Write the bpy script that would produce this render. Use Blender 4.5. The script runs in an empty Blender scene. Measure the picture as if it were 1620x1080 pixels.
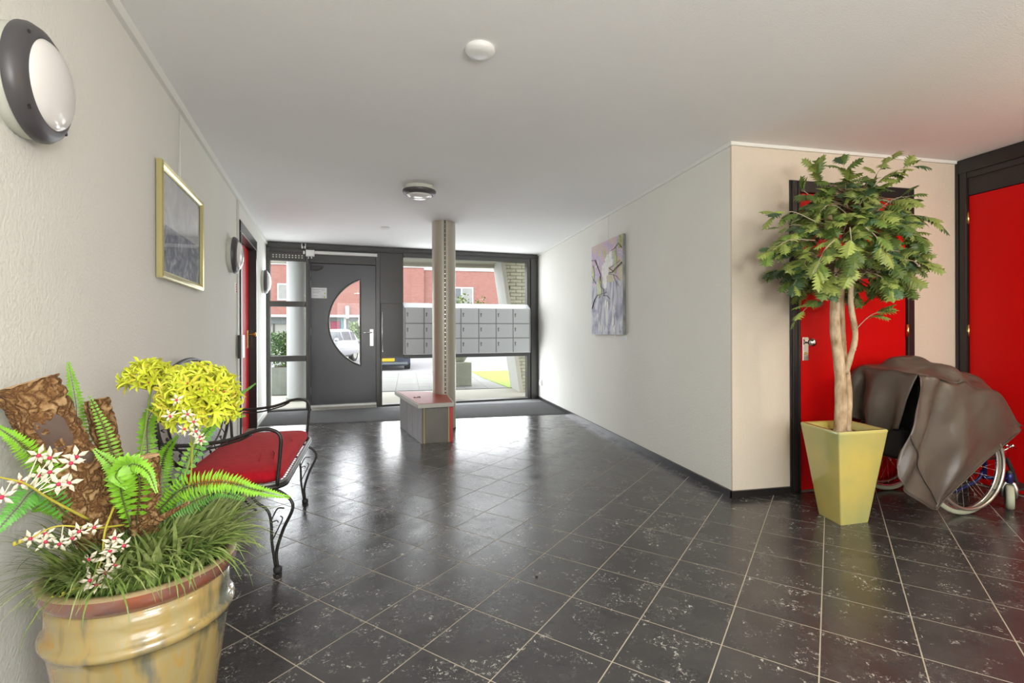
import bpy, math, random
from mathutils import Vector, Matrix
random.seed(7)
S = bpy.context.scene
COL = S.collection
PI = math.pi

# ------------------------------------------------------------------ camera
F = 780.0; Y0 = 523.6; RO = -0.003; H = 1.139; HC = 2.42; TH = 0.2112
CT, ST = math.cos(TH), math.sin(TH)
cam_d = bpy.data.cameras.new('camera'); cam = bpy.data.objects.new('camera', cam_d); COL.objects.link(cam)
cam_d.sensor_width = 36; cam_d.lens = 36 * F / 1620; cam_d.shift_y = -(540 - Y0) / 1620; cam_d.clip_start = .02; cam_d.clip_end = 300
cam.matrix_world = Matrix.Translation((0, 0, H)) @ Matrix.Rotation(-TH, 4, 'Z') @ Matrix.Rotation(PI / 2, 4, 'X') @ Matrix.Rotation(RO, 4, 'Z')
S.camera = cam
S.view_settings.view_transform = 'Standard'; S.view_settings.look = 'None'
S.view_settings.gamma = 1; S.view_settings.use_curve_mapping = False
S.view_settings.exposure = 0.25
S.cycles.use_denoising = True
S.cycles.max_bounces = 10; S.cycles.diffuse_bounces = 6; S.cycles.glossy_bounces = 5
S.cycles.transparent_max_bounces = 16; S.cycles.transmission_bounces = 6
S.cycles.sample_clamp_indirect = 6.0; S.cycles.caustics_reflective = False; S.cycles.caustics_refractive = False

# ------------------------------------------------------------------ world: even white overcast sky
w = bpy.data.worlds.new('overcast_sky'); S.world = w; w.use_nodes = True
bg = w.node_tree.nodes['Background']; bg.inputs[0].default_value = (.93, .97, 1, 1); bg.inputs[1].default_value = 4.2

def area(name, loc, target, sx, sy, power, color):
    d = bpy.data.lights.new(name, 'AREA'); d.shape = 'RECTANGLE'; d.size = sx; d.size_y = sy; d.energy = power; d.color = color
    o = bpy.data.objects.new(name, d); COL.objects.link(o); o.location = loc
    o.rotation_euler = (Vector(target) - Vector(loc)).to_track_quat('-Z', 'Y').to_euler()
    return o
# added fill lamps behind the camera: one facing in, one facing down
area('added_back_fill', (1.6, -2.35, 1.35), (1.2, 4, 1.3), 3.2, 1.7, 18, (1, .97, .93))
area('added_ceiling_fill', (1.0, -.9, 2.36), (1.0, -.9, 0), 1.2, .5, 30, (1, .95, .88))
# daylight coming in through the panes of the glazed front (same openings, same size)
def daylight(name, t0, t1, z0, z1, L_):
    a = Vector((-1.94, 7.58, 0)); e = (Vector((2.17, 8.06, 0)) - a).normalized(); n = Vector((e.y, -e.x, 0)); c = a + e * ((t0 + t1) / 2) + n * .075 + Vector((0, 0, (z0 + z1) / 2))
    area(name, c, c + n, t1 - t0, z1 - z0, PI * L_ * (t1 - t0) * (z1 - z0), (.93, .97, 1))
DL = 3.9
daylight('sidelight_daylight', .06, .51, .04, 2.14, DL); daylight('upper_window_daylight', 1.92, 3.92, 1.6, 2.26, DL * .8); daylight('lower_window_daylight', 1.60, 3.92, .05, .715, DL * 1.55); daylight('door_light_daylight', .95, 1.26, .85, 1.70, DL)
def point(name, loc, power, r, color):
    d = bpy.data.lights.new(name, 'POINT'); d.energy = power; d.shadow_soft_size = r; d.color = color
    o = bpy.data.objects.new(name, d); COL.objects.link(o); o.location = loc
point('added_hall_fill', (.75, -.75, 1.45), 108, .25, (1, .97, .92))  # added point fill behind the camera, no fixture there
point('added_side_fill', (2.9, -.8, 1.5), 8, .2, (1, .92, .82))  # second added point fill, weaker, on the right
point('bulkhead_lamp_light', (3.93, .75, 2.0), 27, .09, (1, .78, .55))

# ------------------------------------------------------------------ helpers
def W(X, Z): return (X * CT + Z * ST, -X * ST + Z * CT)
def ray(u, v):
    a = (u - 810) / F; b = (v - Y0 - RO * (u - 810)) / F
    x, y = W(a, 1.0); return x, y, -b
def at(u, v, Z):
    r = ray(u, v); return Vector((r[0] * Z, r[1] * Z, H + r[2] * Z))
def aty(u, v, y):
    r = ray(u, v); Z = y / r[1]; return Vector((r[0] * Z, y, H + r[2] * Z))
def atx(u, v, x):
    r = ray(u, v); Z = x / r[0]; return Vector((x, r[1] * Z, H + r[2] * Z))
def atz(u, v, z):
    r = ray(u, v); Z = (z - H) / r[2]; return Vector((r[0] * Z, r[1] * Z, z))
LK = -.1554
def lwx(y): return -1.101 + LK * (y - 2.181)
LN = Vector((1, -LK, 0)).normalized()          # left wall normal into the room
LT = Vector((LK, 1, 0)).normalized()           # along the left wall, away from camera
def L(y, d, z): return Vector((lwx(y), y, z)) + LN * d
FA = Vector((-1.94, 7.58, 0)); FB = Vector((2.17, 8.06, 0)); FT = (FB - FA).normalized(); FN = Vector((FT.y, -FT.x, 0))
def FP(t, d, z): return FA + FT * t + FN * d + Vector((0, 0, z))

class MB:
    def __init__(s): s.v = []; s.f = []; s.m = []
    def add(s, vs, fs, mi=0):
        n = len(s.v); s.v += [Vector(v) for v in vs]; s.f += [tuple(i + n for i in f) for f in fs]; s.m += [mi] * len(fs); return s
    def box(s, a, b, mi=0):
        x0, y0, z0 = a; x1, y1, z1 = b
        return s.hexa([(x0, y0, z0), (x1, y0, z0), (x1, y1, z0), (x0, y1, z0)], [(x0, y0, z1), (x1, y0, z1), (x1, y1, z1), (x0, y1, z1)], mi)
    def hexa(s, bot, top, mi=0):
        n = len(bot)
        return s.add(list(bot) + list(top), [tuple(range(n - 1, -1, -1)), tuple(range(n, 2 * n))] + [(i, (i + 1) % n, n + (i + 1) % n, n + i) for i in range(n)], mi)
    def fbox(s, P, t0, t1, d0, d1, z0, z1, mi=0, bv=0):   # box in a wall frame P(t,d,z)
        if bv:
            c = bv
            def ring(d, i): return [P(t0 + i, d, z0 + i), P(t1 - i, d, z0 + i), P(t1 - i, d, z1 - i), P(t0 + i, d, z1 - i)]
            A = ring(d0, 0); B = ring(d1 - c, 0); C = ring(d1, c); n = len(s.v)
            s.add(A + B + C, [(0, 1, 2, 3)] + [(k * 4 + i, k * 4 + (i + 1) % 4, k * 4 + 4 + (i + 1) % 4, k * 4 + 4 + i) for k in (0, 1) for i in range(4)] + [(8, 9, 10, 11)], mi)
            return s
        return s.hexa([P(t0, d0, z0), P(t1, d0, z0), P(t1, d1, z0), P(t0, d1, z0)], [P(t0, d0, z1), P(t1, d0, z1), P(t1, d1, z1), P(t0, d1, z1)], mi)
    def tube(s, pts, r, n=8, mi=0, cap=True):
        pts = [Vector(p) for p in pts]; m = len(pts); rs = r if isinstance(r, (list, tuple)) else [r] * m
        T = [(pts[min(i + 1, m - 1)] - pts[max(i - 1, 0)]).normalized() for i in range(m)]
        nrm = T[0].orthogonal().normalized(); vs = []
        for i in range(m):
            nrm = (nrm - T[i] * nrm.dot(T[i]))
            nrm = nrm.normalized() if nrm.length > 1e-6 else T[i].orthogonal().normalized()
            b = T[i].cross(nrm)
            for k in range(n):
                a = 2 * PI * k / n; vs.append(pts[i] + (nrm * math.cos(a) + b * math.sin(a)) * rs[i])
        fs = [(i * n + k, i * n + (k + 1) % n, (i + 1) * n + (k + 1) % n, (i + 1) * n + k) for i in range(m - 1) for k in range(n)]
        if cap: fs += [tuple(range(n - 1, -1, -1)), tuple((m - 1) * n + k for k in range(n))]
        return s.add(vs, fs, mi)
    def loop(s, pts, r, n=8, mi=0):
        pts = [Vector(p) for p in pts]; m = len(pts); vs = []
        c = sum(pts, Vector()) / m
        for i in range(m):
            T = (pts[(i + 1) % m] - pts[i - 1]).normalized(); o = (pts[i] - c); o = (o - T * o.dot(T)).normalized(); b = T.cross(o)
            for k in range(n):
                a = 2 * PI * k / n; vs.append(pts[i] + (o * math.cos(a) + b * math.sin(a)) * r)
        return s.add(vs, [(i * n + k, i * n + (k + 1) % n, ((i + 1) % m) * n + (k + 1) % n, ((i + 1) % m) * n + k) for i in range(m) for k in range(n)], mi)
    def lathe(s, prof, o=(0, 0, 0), ax=(0, 0, 1), n=32, mi=0, cap=True):
        ax = Vector(ax).normalized(); o = Vector(o); e1 = ax.orthogonal().normalized(); e2 = ax.cross(e1); vs = []
        for r, h in prof:
            for k in range(n):
                a = 2 * PI * k / n; vs.append(o + ax * h + (e1 * math.cos(a) + e2 * math.sin(a)) * r)
        m = len(prof)
        fs = [(i * n + k, i * n + (k + 1) % n, (i + 1) * n + (k + 1) % n, (i + 1) * n + k) for i in range(m - 1) for k in range(n)]
        if cap: fs += [tuple(range(n - 1, -1, -1)), tuple((m - 1) * n + k for k in range(n))]
        return s.add(vs, fs, mi)
    def grid(s, fn, nu, nv, mi=0):
        vs = [fn(i / nu, j / nv) for j in range(nv + 1) for i in range(nu + 1)]
        return s.add(vs, [(j * (nu + 1) + i, j * (nu + 1) + i + 1, (j + 1) * (nu + 1) + i + 1, (j + 1) * (nu + 1) + i) for j in range(nv) for i in range(nu)], mi)
    def ball(s, c, r, n=10, sc=(1, 1, 1), mi=0):
        c = Vector(c); q = n // 2
        vs = [c + Vector((0, 0, r * sc[2]))]
        for i in range(1, q):
            a = PI * i / q
            for k in range(n):
                b = 2 * PI * k / n; vs.append(c + Vector((r * sc[0] * math.sin(a) * math.cos(b), r * sc[1] * math.sin(a) * math.sin(b), r * sc[2] * math.cos(a))))
        vs.append(c - Vector((0, 0, r * sc[2]))); fs = [(0, 1 + k, 1 + (k + 1) % n) for k in range(n)]
        for i in range(q - 2): fs += [(1 + i * n + k, 1 + (i + 1) * n + k, 1 + (i + 1) * n + (k + 1) % n, 1 + i * n + (k + 1) % n) for k in range(n)]
        e = len(vs) - 1; fs += [(e, e - n + (k + 1) % n, e - n + k) for k in range(n)]
        return s.add(vs, fs, mi)
    def each(s, name, mats, parent=None, **kw):
        par = list(range(len(s.v)))
        def fd(i):
            while par[i] != i: par[i] = par[par[i]]; i = par[i]
            return i
        for f in s.f:
            for q in f[1:]: par[fd(q)] = fd(f[0])
        gr = {}
        for fi, f in enumerate(s.f): gr.setdefault(fd(f[0]), []).append(fi)
        out = []
        for fis in gr.values():
            m = MB(); mp = {}
            for fi in fis:
                for q in s.f[fi]:
                    if q not in mp: mp[q] = len(m.v); m.v.append(s.v[q])
                m.f.append(tuple(mp[q] for q in s.f[fi])); m.m.append(s.m[fi])
            out.append(m.build(name, mats, parent, **kw))
        return out
    def build(s, name, mats, parent=None, smooth=False, thick=0, angle=None, bevel=0, sub=0):
        off = Vector(parent.matrix_world.translation) if parent else Vector()
        me = bpy.data.meshes.new(name); me.from_pydata([v - off for v in s.v], [], s.f)
        mats = mats if isinstance(mats, (list, tuple)) else [mats]
        for m in mats: me.materials.append(m)
        me.polygons.foreach_set('material_index', s.m)
        if smooth or angle: me.polygons.foreach_set('use_smooth', [True] * len(me.polygons))
        me.update()
        o = bpy.data.objects.new(name, me); COL.objects.link(o)
        import bmesh as _b
        bm = _b.new(); bm.from_mesh(me); _b.ops.recalc_face_normals(bm, faces=bm.faces)
        if angle:
            for e in bm.edges:
                if len(e.link_faces) == 2 and e.calc_face_angle(0) > math.radians(angle): e.smooth = False
        bm.to_mesh(me); bm.free()
        if sub: q = o.modifiers.new('s', 'SUBSURF'); q.levels = sub; q.render_levels = sub
        if thick: q = o.modifiers.new('t', 'SOLIDIFY'); q.thickness = thick; q.offset = 0
        if bevel: q = o.modifiers.new('b', 'BEVEL'); q.width = bevel; q.segments = 2; q.limit_method = 'ANGLE'
        if parent:
            o.parent = parent; o.matrix_world = Matrix.Translation(off)
            o.matrix_parent_inverse = Matrix.Identity(4); o.location = (0, 0, 0)
        return o
def empty(name, loc=(0, 0, 0)):
    o = bpy.data.objects.new(name, None); COL.objects.link(o); o.location = loc; o.matrix_world = Matrix.Translation(Vector(loc)); o.empty_display_size = .1
    return o
def tag(o, label=None, cat=None, group=None, kind=None):
    if label: o['label'] = label
    if cat: o['category'] = cat
    if group: o['group'] = group
    if kind: o['kind'] = kind
    return o
def thing(name, loc, label, cat, group=None): return tag(empty(name, loc), label, cat, group)
def struct(name, loc=(0, 0, 0), label=None): return tag(empty(name, loc), label, None, None, 'structure')
def copy_child(src, parent, loc):
    o = src.copy(); COL.objects.link(o); o.parent = parent; o.matrix_parent_inverse = Matrix.Identity(4); o.location = loc; return o
def copy_tree(o, parent=None):
    c = o.copy(); COL.objects.link(c); c.parent = parent
    for ch in list(o.children): copy_tree(ch, c)
    return c

# ------------------------------------------------------------------ materials
def mat(name, col, rough=.5, metal=0., noise=0., nscale=8., bump=0., bscale=60., col2=None, coat=0., rnd=0., spec=.5, stretch=(1, 1, 1), sss=0, space='Object'):
    m = bpy.data.materials.new(name); m.use_nodes = True; nt = m.node_tree; N = nt.nodes; K = nt.links; p = N['Principled BSDF']
    p.inputs['Base Color'].default_value = (*col, 1); p.inputs['Roughness'].default_value = rough; p.inputs['Metallic'].default_value = metal
    p.inputs['Specular IOR Level'].default_value = spec; p.inputs['Coat Weight'].default_value = coat; p.inputs['Coat Roughness'].default_value = .05
    tc = N.new('ShaderNodeTexCoord'); mp = N.new('ShaderNodeMapping'); K.new(tc.outputs[space], mp.inputs[0]); mp.inputs['Scale'].default_value = stretch
    if noise or col2 or rnd:
        nz = N.new('ShaderNodeTexNoise'); nz.inputs['Scale'].default_value = nscale; nz.inputs['Detail'].default_value = 6; K.new(mp.outputs[0], nz.inputs['Vector'])
        mr = N.new('ShaderNodeMapRange'); K.new(nz.outputs[0], mr.inputs[0]); mr.inputs[1].default_value = .3; mr.inputs[2].default_value = .7
        mx = N.new('ShaderNodeMix'); mx.data_type = 'RGBA'; K.new(mr.outputs[0], mx.inputs[0])
        c2 = col2 or tuple(c * (1 - noise) for c in col)
        mx.inputs[6].default_value = (*col, 1); mx.inputs[7].default_value = (*c2, 1); out = mx.outputs[2]
        if rnd:
            oi = N.new('ShaderNodeObjectInfo'); hv = N.new('ShaderNodeHueSaturation'); r2 = N.new('ShaderNodeMapRange')
            K.new(oi.outputs['Random'], r2.inputs[0]); r2.inputs[3].default_value = 1 - rnd; r2.inputs[4].default_value = 1 + rnd
            K.new(r2.outputs[0], hv.inputs['Value']); K.new(out, hv.inputs['Color']); out = hv.outputs[0]
        K.new(out, p.inputs['Base Color'])
    if bump:
        bz = N.new('ShaderNodeTexNoise'); bz.inputs['Scale'].default_value = bscale; bz.inputs['Detail'].default_value = 4; K.new(mp.outputs[0], bz.inputs['Vector'])
        bp = N.new('ShaderNodeBump'); bp.inputs['Strength'].default_value = bump; bp.inputs['Distance'].default_value = .01; K.new(bz.outputs[0], bp.inputs['Height']); K.new(bp.outputs[0], p.inputs['Normal'])
    return m
def glass_mat(name, k=.5, tint=(1, 1, 1)):
    m = bpy.data.materials.new(name); m.use_nodes = True; nt = m.node_tree; N = nt.nodes; K = nt.links; N.clear()
    o = N.new('ShaderNodeOutputMaterial'); mx = N.new('ShaderNodeMixShader'); t = N.new('ShaderNodeBsdfTransparent'); g = N.new('ShaderNodeBsdfGlossy'); lw = N.new('ShaderNodeLayerWeight'); lw.inputs[0].default_value = .5
    p = N.new('ShaderNodeMath'); p.operation = 'POWER'; p.inputs[1].default_value = 5; ma = N.new('ShaderNodeMath'); ma.operation = 'MULTIPLY_ADD'; ma.inputs[1].default_value = k; ma.inputs[2].default_value = .04 * k
    t.inputs[0].default_value = (*tint, 1); g.inputs['Roughness'].default_value = .0
    K.new(lw.outputs['Facing'], p.inputs[0]); K.new(p.outputs[0], ma.inputs[0]); K.new(ma.outputs[0], mx.inputs[0]); K.new(t.outputs[0], mx.inputs[1]); K.new(g.outputs[0], mx.inputs[2]); K.new(mx.outputs[0], o.inputs[0]); return m

M = {}
M['wall'] = mat('wall_plaster', (.79, .785, .73), .85, noise=.03, nscale=2, bump=.35, bscale=90, space='Object')
M['wall_lamp_tint'] = mat('wall_plaster_lamp_tint', (.70, .62, .51), .85, noise=.03, nscale=2, bump=.35, bscale=90)  # warm lamp light painted into the plaster colour
M['ceiling'] = mat('ceiling_stipple', (.90, .90, .89), .9, noise=.03, nscale=1.5, bump=.3, bscale=140)
M['white_trim'] = mat('white_trim_paint', (.80, .80, .76), .5)
M['black'] = mat('black_frame_paint', (.018, .016, .016), .32)
M['anthracite'] = mat('anthracite_frame', (.075, .073, .068), .30, noise=.2, nscale=3)
M['door_grey'] = mat('anthracite_door', (.085, .088, .098), .28, noise=.1, nscale=2)
M['panel_dark'] = mat('dark_panel', (.06, .055, .05), .34, noise=.12, nscale=4)
M['rubber'] = mat('black_rubber', (.02, .02, .02), .6)
M['alu'] = mat('brushed_aluminium', (.66, .66, .64), .35, 1.0, noise=.1, nscale=20)
M['chrome'] = mat('polished_metal', (.78, .78, .78), .15, 1.0)
M['brass'] = mat('brass', (.75, .55, .22), .25, 1.0)
M['white'] = mat('white_plastic', (.82, .82, .80), .35)
M['opal'] = mat('opal_glass_diffuser', (.80, .78, .76), .2, coat=.3)
M['lamp_ring'] = mat('dark_grey_lamp_ring', (.075, .07, .075), .38)
M['lamp_base'] = mat('pale_lamp_base', (.60, .61, .54), .5)
M['red'] = mat('red_door_paint', (.58, .003, .003), .45, noise=.05, nscale=2, spec=.18)
M['red_dark'] = mat('red_panel', (.55, .03, .025), .35)
M['glass'] = glass_mat('window_glass', .5)
M['mailbox'] = mat('grey_steel_powdercoat', (.68, .71, .73), .38, noise=.03, nscale=5)
M['mailbox_door'] = mat('grey_steel_door', (.64, .675, .70), .36, noise=.03, nscale=5)
M['steel_col'] = mat('satin_steel_cladding', (.50, .46, .38), .42, .55, noise=.08, nscale=3, stretch=(6, 6, .6))
M['bench_red'] = mat('red_laminate', (.42, .075, .05), .38, noise=.12, nscale=6, spec=.3)
M['bench_edge'] = mat('aluminium_edge', (.50, .49, .45), .5, .2)
M['bench_side'] = mat('grey_board', (.33, .34, .34), .4, noise=.15, nscale=6, rnd=.08)
M['bench_front'] = mat('dark_steel_panel', (.13, .12, .10), .4, .3, noise=.2, nscale=8)
M['mat_strip'] = mat('ribbed_mat', (.20, .205, .21), .95, noise=.35, nscale=160, bump=.9, bscale=300)
M['gold'] = mat('gilt_frame', (.80, .72, .36), .22, 1.0)
M['iron'] = mat('dark_wrought_iron', (.055, .052, .05), .38, .6, noise=.3, nscale=60)
M['iron_pale'] = mat('worn_seat_edge', (.22, .22, .21), .45, .6)
M['cushion'] = mat('red_velvet', (.50, .010, .022), .95, noise=.25, nscale=30, bump=.25, bscale=200, spec=.15)
M['cushion'].node_tree.nodes['Principled BSDF'].inputs['Sheen Weight'].default_value = .2
M['cushion'].node_tree.nodes['Principled BSDF'].inputs['Sheen Tint'].default_value = (1, .35, .35, 1)
M['grout'] = mat('beige_grout', (.46, .41, .32), .9, noise=.15, nscale=30)
M['frond'] = mat('fern_green', (.26, .58, .035), .5, noise=.35, nscale=25)
M['frond_dark'] = mat('fern_green_deep', (.13, .42, .06), .5, noise=.3, nscale=25)
M['rachis'] = mat('fern_rib', (.09, .10, .03), .6)
M['blade'] = mat('grass_blade', (.24, .33, .07), .5, col2=(.075, .15, .03), nscale=14)
M['blade_pale'] = mat('grass_blade_pale', (.40, .47, .18), .5, col2=(.17, .24, .06), nscale=14)
M['petal_yellow'] = mat('yellow_petal', (.70, .72, .06), .5, col2=(.56, .66, .05), nscale=20)
M['petal_white'] = mat('cream_petal', (.82, .76, .60), .5, noise=.1, nscale=20)
M['petal_core'] = mat('magenta_core', (.55, .03, .09), .5)
M['stem'] = mat('green_stem', (.25, .36, .09), .5)
M['stem_yellow'] = mat('yellow_stem', (.52, .46, .06), .5)
def barkmat():
    m = bpy.data.materials.new('rough_cork_bark'); m.use_nodes = True; N = m.node_tree.nodes; K = m.node_tree.links; p = N['Principled BSDF']; p.inputs['Roughness'].default_value = .92
    tc = N.new('ShaderNodeTexCoord'); nz = N.new('ShaderNodeTexNoise'); nz.inputs['Scale'].default_value = 18; nz.inputs['Detail'].default_value = 6; K.new(tc.outputs['Object'], nz.inputs['Vector'])
    mxv = N.new('ShaderNodeMix'); mxv.data_type = 'VECTOR'; mxv.inputs[0].default_value = .13; K.new(tc.outputs['Object'], mxv.inputs[4]); K.new(nz.outputs['Color'], mxv.inputs[5])
    mp = N.new('ShaderNodeMapping'); mp.inputs['Scale'].default_value = (1.2, 1.2, .5); K.new(mxv.outputs[1], mp.inputs[0])
    v = N.new('ShaderNodeTexVoronoi'); v.feature = 'DISTANCE_TO_EDGE'; v.inputs['Scale'].default_value = 38; K.new(mp.outputs[0], v.inputs['Vector'])
    r = N.new('ShaderNodeValToRGB'); K.new(v.outputs['Distance'], r.inputs[0]); e = r.color_ramp.elements; e[0].position = 0; e[0].color = (.09, .04, .016, 1); e[1].position = .42; e[1].color = (.50, .34, .17, 1)
    q = e.new(.10); q.color = (.26, .13, .045, 1); q = e.new(.22); q.color = (.38, .23, .10, 1)
    n2 = N.new('ShaderNodeTexNoise'); n2.inputs['Scale'].default_value = 35; n2.inputs['Detail'].default_value = 5; K.new(tc.outputs['Object'], n2.inputs['Vector'])
    mr = N.new('ShaderNodeMapRange'); K.new(n2.outputs[0], mr.inputs[0]); mr.inputs[1].default_value = .35; mr.inputs[2].default_value = .62
    mx = N.new('ShaderNodeMix'); mx.data_type = 'RGBA'; mx.inputs[7].default_value = (.20, .085, .025, 1); ml = N.new('ShaderNodeMath'); ml.operation = 'MULTIPLY'; ml.inputs[1].default_value = .6; K.new(mr.outputs[0], ml.inputs[0]); K.new(ml.outputs[0], mx.inputs[0]); K.new(r.outputs[0], mx.inputs[6]); K.new(mx.outputs[2], p.inputs['Base Color'])
    mn = N.new('ShaderNodeMath'); mn.operation = 'MINIMUM'; mn.inputs[1].default_value = .25; K.new(v.outputs['Distance'], mn.inputs[0])
    ad = N.new('ShaderNodeMath'); ad.operation = 'MULTIPLY_ADD'; K.new(n2.outputs[0], ad.inputs[0]); ad.inputs[1].default_value = .25; K.new(mn.outputs[0], ad.inputs[2])
    bp = N.new('ShaderNodeBump'); bp.inputs['Strength'].default_value = 1; bp.inputs['Distance'].default_value = .02; K.new(ad.outputs[0], bp.inputs['Height']); K.new(bp.outputs[0], p.inputs['Normal']); return m
M['bark'] = barkmat()
M['bark_scar'] = mat('bark_scar', (.10, .055, .035), .6, noise=.3, nscale=10)
M['wood_cut'] = mat('cut_wood', (.55, .35, .18), .8, noise=.2, nscale=20)
M['trunk'] = mat('pale_trunk', (.68, .53, .36), .8, col2=(.27, .16, .07), nscale=26, bump=.7, bscale=40, stretch=(1, 1, .4))
M['twig'] = mat('dark_twig', (.20, .12, .06), .8)
M['twig_pale'] = mat('pale_twig', (.42, .36, .24), .8)
M['leaf_a'] = mat('oak_leaf_light', (.30, .37, .08), .45, noise=.25, nscale=18, rnd=.3)
M['leaf_b'] = mat('oak_leaf_mid', (.13, .21, .035), .45, noise=.3, nscale=18, rnd=.3)
M['leaf_c'] = mat('oak_leaf_blue_green', (.07, .14, .055), .45, noise=.3, nscale=18, rnd=.3)
M['soil'] = mat('soil', (.09, .055, .03), .95, noise=.6, nscale=50, bump=1, bscale=60)
M['glaze'] = mat('yellow_green_glaze', (.66, .52, .13), .18, col2=(.42, .43, .17), nscale=3.5, coat=.6)
M['tyre_pale'] = mat('pale_grey_tyre', (.50, .52, .38), .6, noise=.15, nscale=20)
M['blue_metal'] = mat('dark_blue_frame', (.02, .025, .13), .25, .4)
M['cover'] = mat('grey_leatherette', (.105, .083, .066), .32, noise=.22, nscale=5, bump=.12, bscale=25)
M['seam'] = mat('seam_piping', (.05, .042, .035), .5)
M['paving'] = mat('pale_paving', (.20, .20, .185), .8, noise=.15, nscale=1.2, bump=.2, bscale=10)
M['road'] = mat('road_asphalt', (.19, .185, .19), .8, noise=.1, nscale=2)
M['concrete'] = mat('weathered_concrete', (.22, .24, .20), .85, noise=.35, nscale=3, bump=.4, bscale=20)
M['concrete_pale'] = mat('pale_concrete', (.46, .44, .37), .85, noise=.1, nscale=2)
M['post_white'] = mat('white_post_paint', (.52, .53, .50), .6)
M['porch_col'] = mat('porch_column_white', (0.350, 0.360, 0.350), .5)
M['brick_pale'] = mat('pale_cream_brick', (.40, .39, .28), .85, noise=.15, nscale=12, bump=.4, bscale=60, rnd=.12)
M['mortar'] = mat('mortar', (.17, .15, .12), .95)
M['lawn'] = mat('lawn_grass', (.26, .38, .045), .9, noise=.35, nscale=14, bump=.6, bscale=60)
M['hedge'] = mat('hedge_leaf', (0.080, 0.180, 0.025), .5, col2=(0.025, 0.070, 0.013), nscale=6)
M['hedge_pale'] = mat('shrub_leaf_pale', (0.175, 0.230, 0.080), .5, col2=(0.080, 0.140, 0.035), nscale=3)
M['blossom'] = mat('yellow_green_leaf', (0.240, 0.300, 0.050), .5, col2=(0.130, 0.210, 0.030), nscale=6)
M['pinkflower'] = mat('pink_blossom', (0.350, 0.175, 0.175), .6)
M['pvc'] = mat('white_window_frame', (0.400, 0.400, 0.390), .4)
M['darkglass'] = mat('dark_pane', (0.080, 0.095, 0.110), .1, noise=.4, nscale=1.5)
M['curtain'] = mat('pale_blind', (0.225, 0.230, 0.220), .7, noise=.2, nscale=2)
M['car_white'] = mat('white_car_paint', (0.360, 0.360, 0.380), .2, coat=.7)
M['car_blue'] = mat('dark_blue_car_paint', (0.018, 0.025, 0.050), .2, coat=.8)
M['plate'] = mat('yellow_plate', (0.425, 0.300, 0.005), .4)
M['teal'] = mat('teal_post', (0.050, 0.190, 0.210), .5)
M['magenta'] = mat('magenta_door', (0.200, 0.015, 0.050), .5)
M['house_grey'] = mat('grey_band', (0.110, 0.125, 0.130), .6)
M['house_beige'] = mat('beige_garage_door', (0.240, 0.250, 0.225), .7)
M['paper'] = mat('paper_notice', (.74, .75, .78), .6)
M['ink'] = mat('grey_ink', (.35, .37, .42), .7)
M['green_ink'] = mat('green_mark', (.45, .62, .15), .7)

# red house brick with fine courses (far away: too small to pick apart)
def brickwork():
    m = bpy.data.materials.new('red_brickwork'); m.use_nodes = True; N = m.node_tree.nodes; K = m.node_tree.links; p = N['Principled BSDF']; p.inputs['Roughness'].default_value = .85
    g = N.new('ShaderNodeNewGeometry'); sx = N.new('ShaderNodeSeparateXYZ'); cx = N.new('ShaderNodeCombineXYZ'); K.new(g.outputs['Position'], sx.inputs[0]); K.new(sx.outputs[0], cx.inputs[0]); K.new(sx.outputs[2], cx.inputs[1])
    b = N.new('ShaderNodeTexBrick'); K.new(cx.outputs[0], b.inputs['Vector']); b.inputs['Scale'].default_value = 2.2; b.inputs['Mortar Size'].default_value = .012
    b.inputs['Color1'].default_value = (.25, .107, .088, 1); b.inputs['Color2'].default_value = (.22, .09, .073, 1); b.inputs['Mortar'].default_value = (.21, .14, .125, 1); K.new(b.outputs[0], p.inputs['Base Color']); return m
M['brick_red'] = brickwork()

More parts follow.
